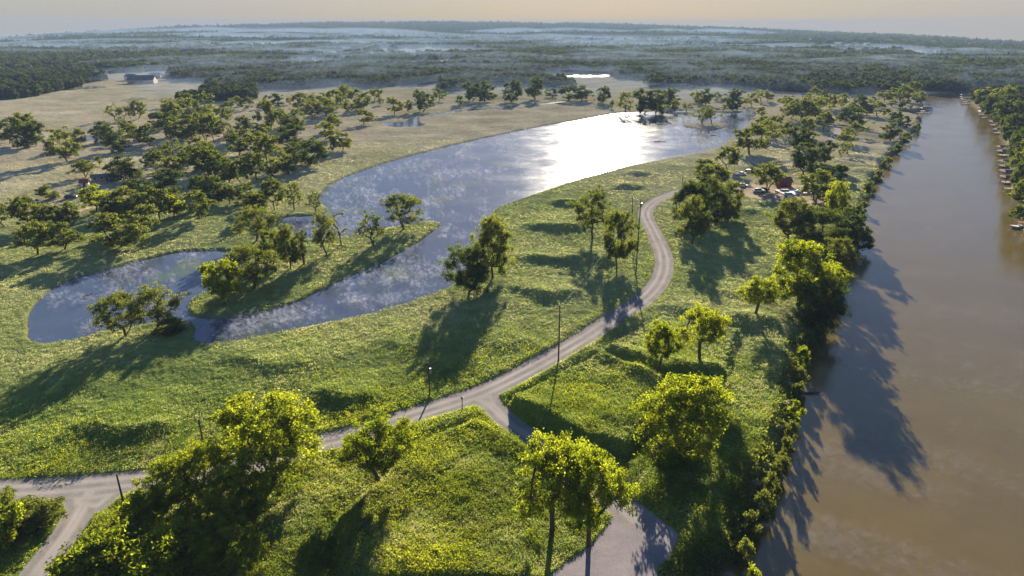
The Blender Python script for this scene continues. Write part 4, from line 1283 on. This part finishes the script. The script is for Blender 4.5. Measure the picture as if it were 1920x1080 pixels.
# ------------------------------------------------------------------ docks and boats on the river
def dock(px, py, ang, L, w, label, roof=False, lvl=-2.5):
    x, y = at(px, py, -2.5)
    e = empty('boat_dock', (float(x), float(y), lvl), ang, label, 'dock', 'boat docks along the river')
    MB().box(-L / 2, L / 2, -w / 2, w / 2, .55, .75).build('deck', M['wood'], e)
    for sx in (-L / 2 + .25, 0, L / 2 - .25):
        for sy in (-w / 2 + .12, w / 2 - .12):
            MB().tube((sx, sy, -1.5), (sx, sy, 3.0 if roof else 1.3), .12, .11, 8).build('post', M['pole'], e)
    if roof:
        MB().hull([[(-L / 2 - .4, -w / 2 - .4, 3), (L / 2 + .4, -w / 2 - .4, 3), (L / 2 + .4, w / 2 + .4, 3), (-L / 2 - .4, w / 2 + .4, 3)],
                   [(-L / 2 + .6, -.15, 3.9), (L / 2 - .6, -.15, 3.9), (L / 2 - .6, .15, 3.9), (-L / 2 + .6, .15, 3.9)]]).build('roof', M[roof], e)


def boat(px, py, ang, label, hullm, L=6.0, canopy=None):
    x, y = at(px, py, -2.5)
    e = empty('motor_boat', (float(x), float(y), -2.5), ang, label, 'boat', 'boats moored on the river')
    R = []
    for t, w, zb, zt in ((-.5, .85, .02, .75), (-.2, 1.1, -.1, .72), (.15, 1.05, -.1, .8), (.38, .6, .05, .92), (.5, .06, .5, 1.05)):
        X = t * L
        R.append([(X, -w, zt), (X, -w * .75, zb + .2), (X, 0, zb), (X, w * .75, zb + .2), (X, w, zt)])
    MB().hull(R).build('hull', M[hullm], e, False)
    MB().box(-.1 * L, .06 * L, -.75, .75, .74, 1.15).build('console', M['white'], e)
    MB().hull([[(.06 * L, -.7, 1.15), (.1 * L, -.7, 1.15), (.1 * L, .7, 1.15), (.06 * L, .7, 1.15)], [(-.0 * L, -.6, 1.65), (.03 * L, -.6, 1.65), (.03 * L, .6, 1.65), (-.0 * L, .6, 1.65)]]).build('windshield', M['glass'], e)
    MB().box(-L / 2 - .35, -L / 2, -.3, .3, .1, 1.2).build('outboard_motor', M['dark'], e)
    if canopy:
        for sx in (-.3 * L, .1 * L):
            for sy in (-.8, .8):
                MB().tube((sx, sy, .75), (sx, sy, 2.2), .04, .04, 6).build('canopy_pole', M['steel'], e)
        MB().box(-.34 * L, .14 * L, -.95, .95, 2.2, 2.3).build('canopy', M[canopy], e)


D_ = 'of the docks along the far bank'
dock(1733, 205.5, 0, 13, 2.0, 'upper of two plain docks at the inlet mouth on the near bank')
dock(1732, 212.5, 0, 12, 1.8, 'lower of two plain docks at the inlet mouth on the near bank')
dock(1735, 209.5, 0, 8, 5, 'dark roofed dock between two plain docks on the near bank', 'darkred')
for k, (px, py) in enumerate([(1816, 183.5), (1816, 187.5), (1818, 191.5), (1819, 195)]):
    dock(px, py, 0, 16, 3.0, ['topmost', 'second from the top', 'third from the top', 'lowest'][k] + ' of four docks stacked at the river bend', 'grey_roof' if k < 3 else False)
for k, (px, py, L, w, rf) in enumerate([(1845, 216, 9, 3.5, 'red'), (1850, 222, 10, 2, False), (1866, 228, 11, 2, False), (1868, 236, 9, 4, 'darkred'), (1872, 244, 9, 2, False), (1875, 251, 8, 3.5, 'grey_roof'),
                                        (1882, 285, 8, 4, 'darkred'), (1886, 293, 8, 4, 'grey_roof'), (1888, 313, 8, 4.5, 'grey_roof'), (1895, 322, 10, 4.5, 'grey_roof'), (1896, 333, 10, 4.5, 'grey_roof'), (1894, 344, 8, 3.5, 'darkred'), (1896, 356, 7, 2.5, False)]):
    col = {'red': 'red roofed', 'metal_roof': 'pale roofed', 'grey_roof': 'grey roofed', 'darkred': 'brown roofed', False: 'flat open'}[rf]
    dock(px, py, .05, L, w, f"{col} boat dock, number {['one', 'two', 'three', 'four', 'five', 'six', 'seven', 'eight', 'nine', 'ten', 'eleven', 'twelve', 'thirteen'][k]} from the bend along the far bank", rf)
boat(1911, 428, 2.9, 'white motor boat with a red and blue canopy off the far bank', 'white', 6.5, 'red')
boat(1735, 208, 1.5, 'small boat under the dark roofed dock at the inlet', 'white', 5)
boat(1845, 214, .2, 'white boat at the red roofed dock by the bend', 'white', 5.5)


# ------------------------------------------------------------------ driftwood and rocks
def log(px, py, lvl, L, ang, label, pitch=.12, branches=3):
    x, y = at(px, py, lvl)
    r = random.Random(px)
    e = empty('driftwood_log', (float(x), float(y), lvl), ang, label, 'log', 'driftwood in the water')
    n = 6; E = []
    p = [np.array([(k / n - .5) * L, .12 * L * math.sin(k * .9) * .3, .05 + k / n * L * pitch]) for k in range(n + 1)]
    for k in range(n):
        E.append((p[k], p[k + 1], .3 * (1 - k / n * .6), .3 * (1 - (k + 1) / n * .6)))
    v, f = tubes(E, 8); link('stem', mesh_np('stem', v, f, M['bark'], smooth=True), e)
    for k in range(branches):
        a = p[2 + k]; b = a + np.array([r.uniform(.1, .3) * L, r.uniform(-.3, .3) * L, r.uniform(.1, .25) * L])
        v, f = tubes([(a, b, .12, .03)], 6); link('branch', mesh_np('branch', v, f, M['bark']), e)


log(165, 557, -.55, 2.2, .4, 'dark driftwood stump sticking out of the small pond', .3)
log(1520, 738, -2.5, 3.6, .15, 'pale driftwood log floating just off the near riverbank', .06)
log(1606, 462, -2.5, 6.0, -.1, 'dark snag in the river, upper one below the overhanging tree', .03)
log(1595, 486, -2.5, 5.0, -.1, 'dark snag in the river, lower one beside the big bank trees', .03)
log(1238, 266, -.55, 7.0, .05, 'thin dark reed mat floating on the bright lake', .005, 1)
log(1338, 254, -.55, 3.0, .1, 'little dark log floating near the lake islet', .02, 1)
log(1250, 558, 0, 2, .3, 'fallen branch lying beside the road bend', .02) if False else None


def rocks():
    r = np.random.default_rng(31)
    kinds = []
    for s in range(4):
        rr = np.random.default_rng(s + 200)
        th = np.arange(9) * 2 * np.pi / 9
        mb = MB(); rings = []
        for zz, q in ((-.4, .7), (0, 1.0), (.35, .85), (.62, .4)):
            rings.append([(q * math.cos(t) * rr.uniform(.75, 1.2), q * .8 * math.sin(t) * rr.uniform(.75, 1.2), zz * rr.uniform(.85, 1.15)) for t in th])
        kinds.append(mb.hull(rings).mesh('boulder', M['rock']))
    bank = smooth_open(pts([(1437, 925), (1470, 845), (1492, 765), (1500, 690), (1512, 650)], -2.5), 6)
    bank2 = smooth_open(pts([(1600, 430), (1622, 385), (1640, 342), (1678, 285), (1718, 242), (1727, 222)], -2.5), 7)
    i = 0
    for bk, n in ((bank, 16), (bank2, 34)):
        for k in range(n):
            p = bk[int((k + .5) / n * (len(bk) - 1))]
            x, y = p[0] - r.uniform(.2, 2.2), p[1] + r.normal(0, 1.2)
            z = float(ground_z(x, y)[0])
            o = link('boulder', kinds[i % 4]); i += 1
            s = r.uniform(.5, 1.1) * (1 + y / 900)
            o.location = (x, y, max(z, -2.5) + .05); o.scale = (s, s, s * .8); o.rotation_euler = (0, 0, r.uniform(0, 6))
            o['category'] = 'boulder'; o['group'] = 'boulders along the near riverbank'
            o['label'] = 'brown boulder lying at the water line below the big leaning tree' if n == 16 else 'brown boulder on the eroded bank between the yard and the docks'


rocks()

# ------------------------------------------------------------------ camera, sun, sky
cam = bpy.data.cameras.new('camera'); co = bpy.data.objects.new('camera', cam); COL.objects.link(co)
cam.sensor_width = 36; cam.lens = F / 1920 * 36; cam.clip_start = .5; cam.clip_end = 40000
co.location = (0, 0, CH); co.rotation_euler = (math.pi / 2 - P, 0, 0)
S.camera = co
sx, sy, _ = ray(1130, Y0)
SUN_AZ = math.atan2(float(sx), float(sy)); SUN_EL = math.radians(16.5)
sd = Vector((math.sin(SUN_AZ) * math.cos(SUN_EL), math.cos(SUN_AZ) * math.cos(SUN_EL), math.sin(SUN_EL)))
sl = bpy.data.lights.new('sun', 'SUN'); so = bpy.data.objects.new('sun', sl); COL.objects.link(so)
sl.energy = 5.0; sl.angle = math.radians(.5); sl.color = (1, .88, .68)
so.rotation_euler = sd.to_track_quat('Z', 'Y').to_euler(); so.location = (0, 200, 150)
w = bpy.data.worlds.new('World'); S.world = w; w.use_nodes = True
nt = w.node_tree; bg = nt.nodes['Background']
sk = nt.nodes.new('ShaderNodeTexSky'); sk.sky_type = 'NISHITA'; sk.sun_disc = False
sk.sun_elevation = SUN_EL; sk.sun_rotation = SUN_AZ; sk.altitude = 100; sk.air_density = 1.0; sk.dust_density = .3; sk.ozone_density = 2.0
gm = nt.nodes.new('ShaderNodeGamma'); gm.inputs[1].default_value = .30
nt.links.new(sk.outputs[0], gm.inputs[0])
hs = nt.nodes.new('ShaderNodeHueSaturation'); hs.inputs['Saturation'].default_value = 2.2; nt.links.new(gm.outputs[0], hs.inputs['Color'])
tcw = nt.nodes.new('ShaderNodeTexCoord'); spz = nt.nodes.new('ShaderNodeSeparateXYZ'); nt.links.new(tcw.outputs['Generated'], spz.inputs[0])
mr = nt.nodes.new('ShaderNodeMapRange'); nt.links.new(spz.outputs[2], mr.inputs[0]); mr.inputs['From Min'].default_value = .01; mr.inputs['From Max'].default_value = .14
nt.links.new(mixc(nt, 1.0, hs.outputs[0], mixc(nt, mr.outputs[0], (1.0, .97, 1.12), (.93, 1.0, 1.36)), 'MULTIPLY'), bg.inputs[0])
bg.inputs[1].default_value = .06
S.view_settings.view_transform = 'Standard'; S.view_settings.look = 'None'; S.view_settings.exposure = 2.2; S.view_settings.gamma = 1.0
c = S.cycles
c.use_denoising = True
c.max_bounces = 6; c.diffuse_bounces = 2; c.glossy_bounces = 2; c.transmission_bounces = 3; c.volume_bounces = 0; c.transparent_max_bounces = 40
c.caustics_reflective = False; c.caustics_refractive = False; c.sample_clamp_indirect = 4.0
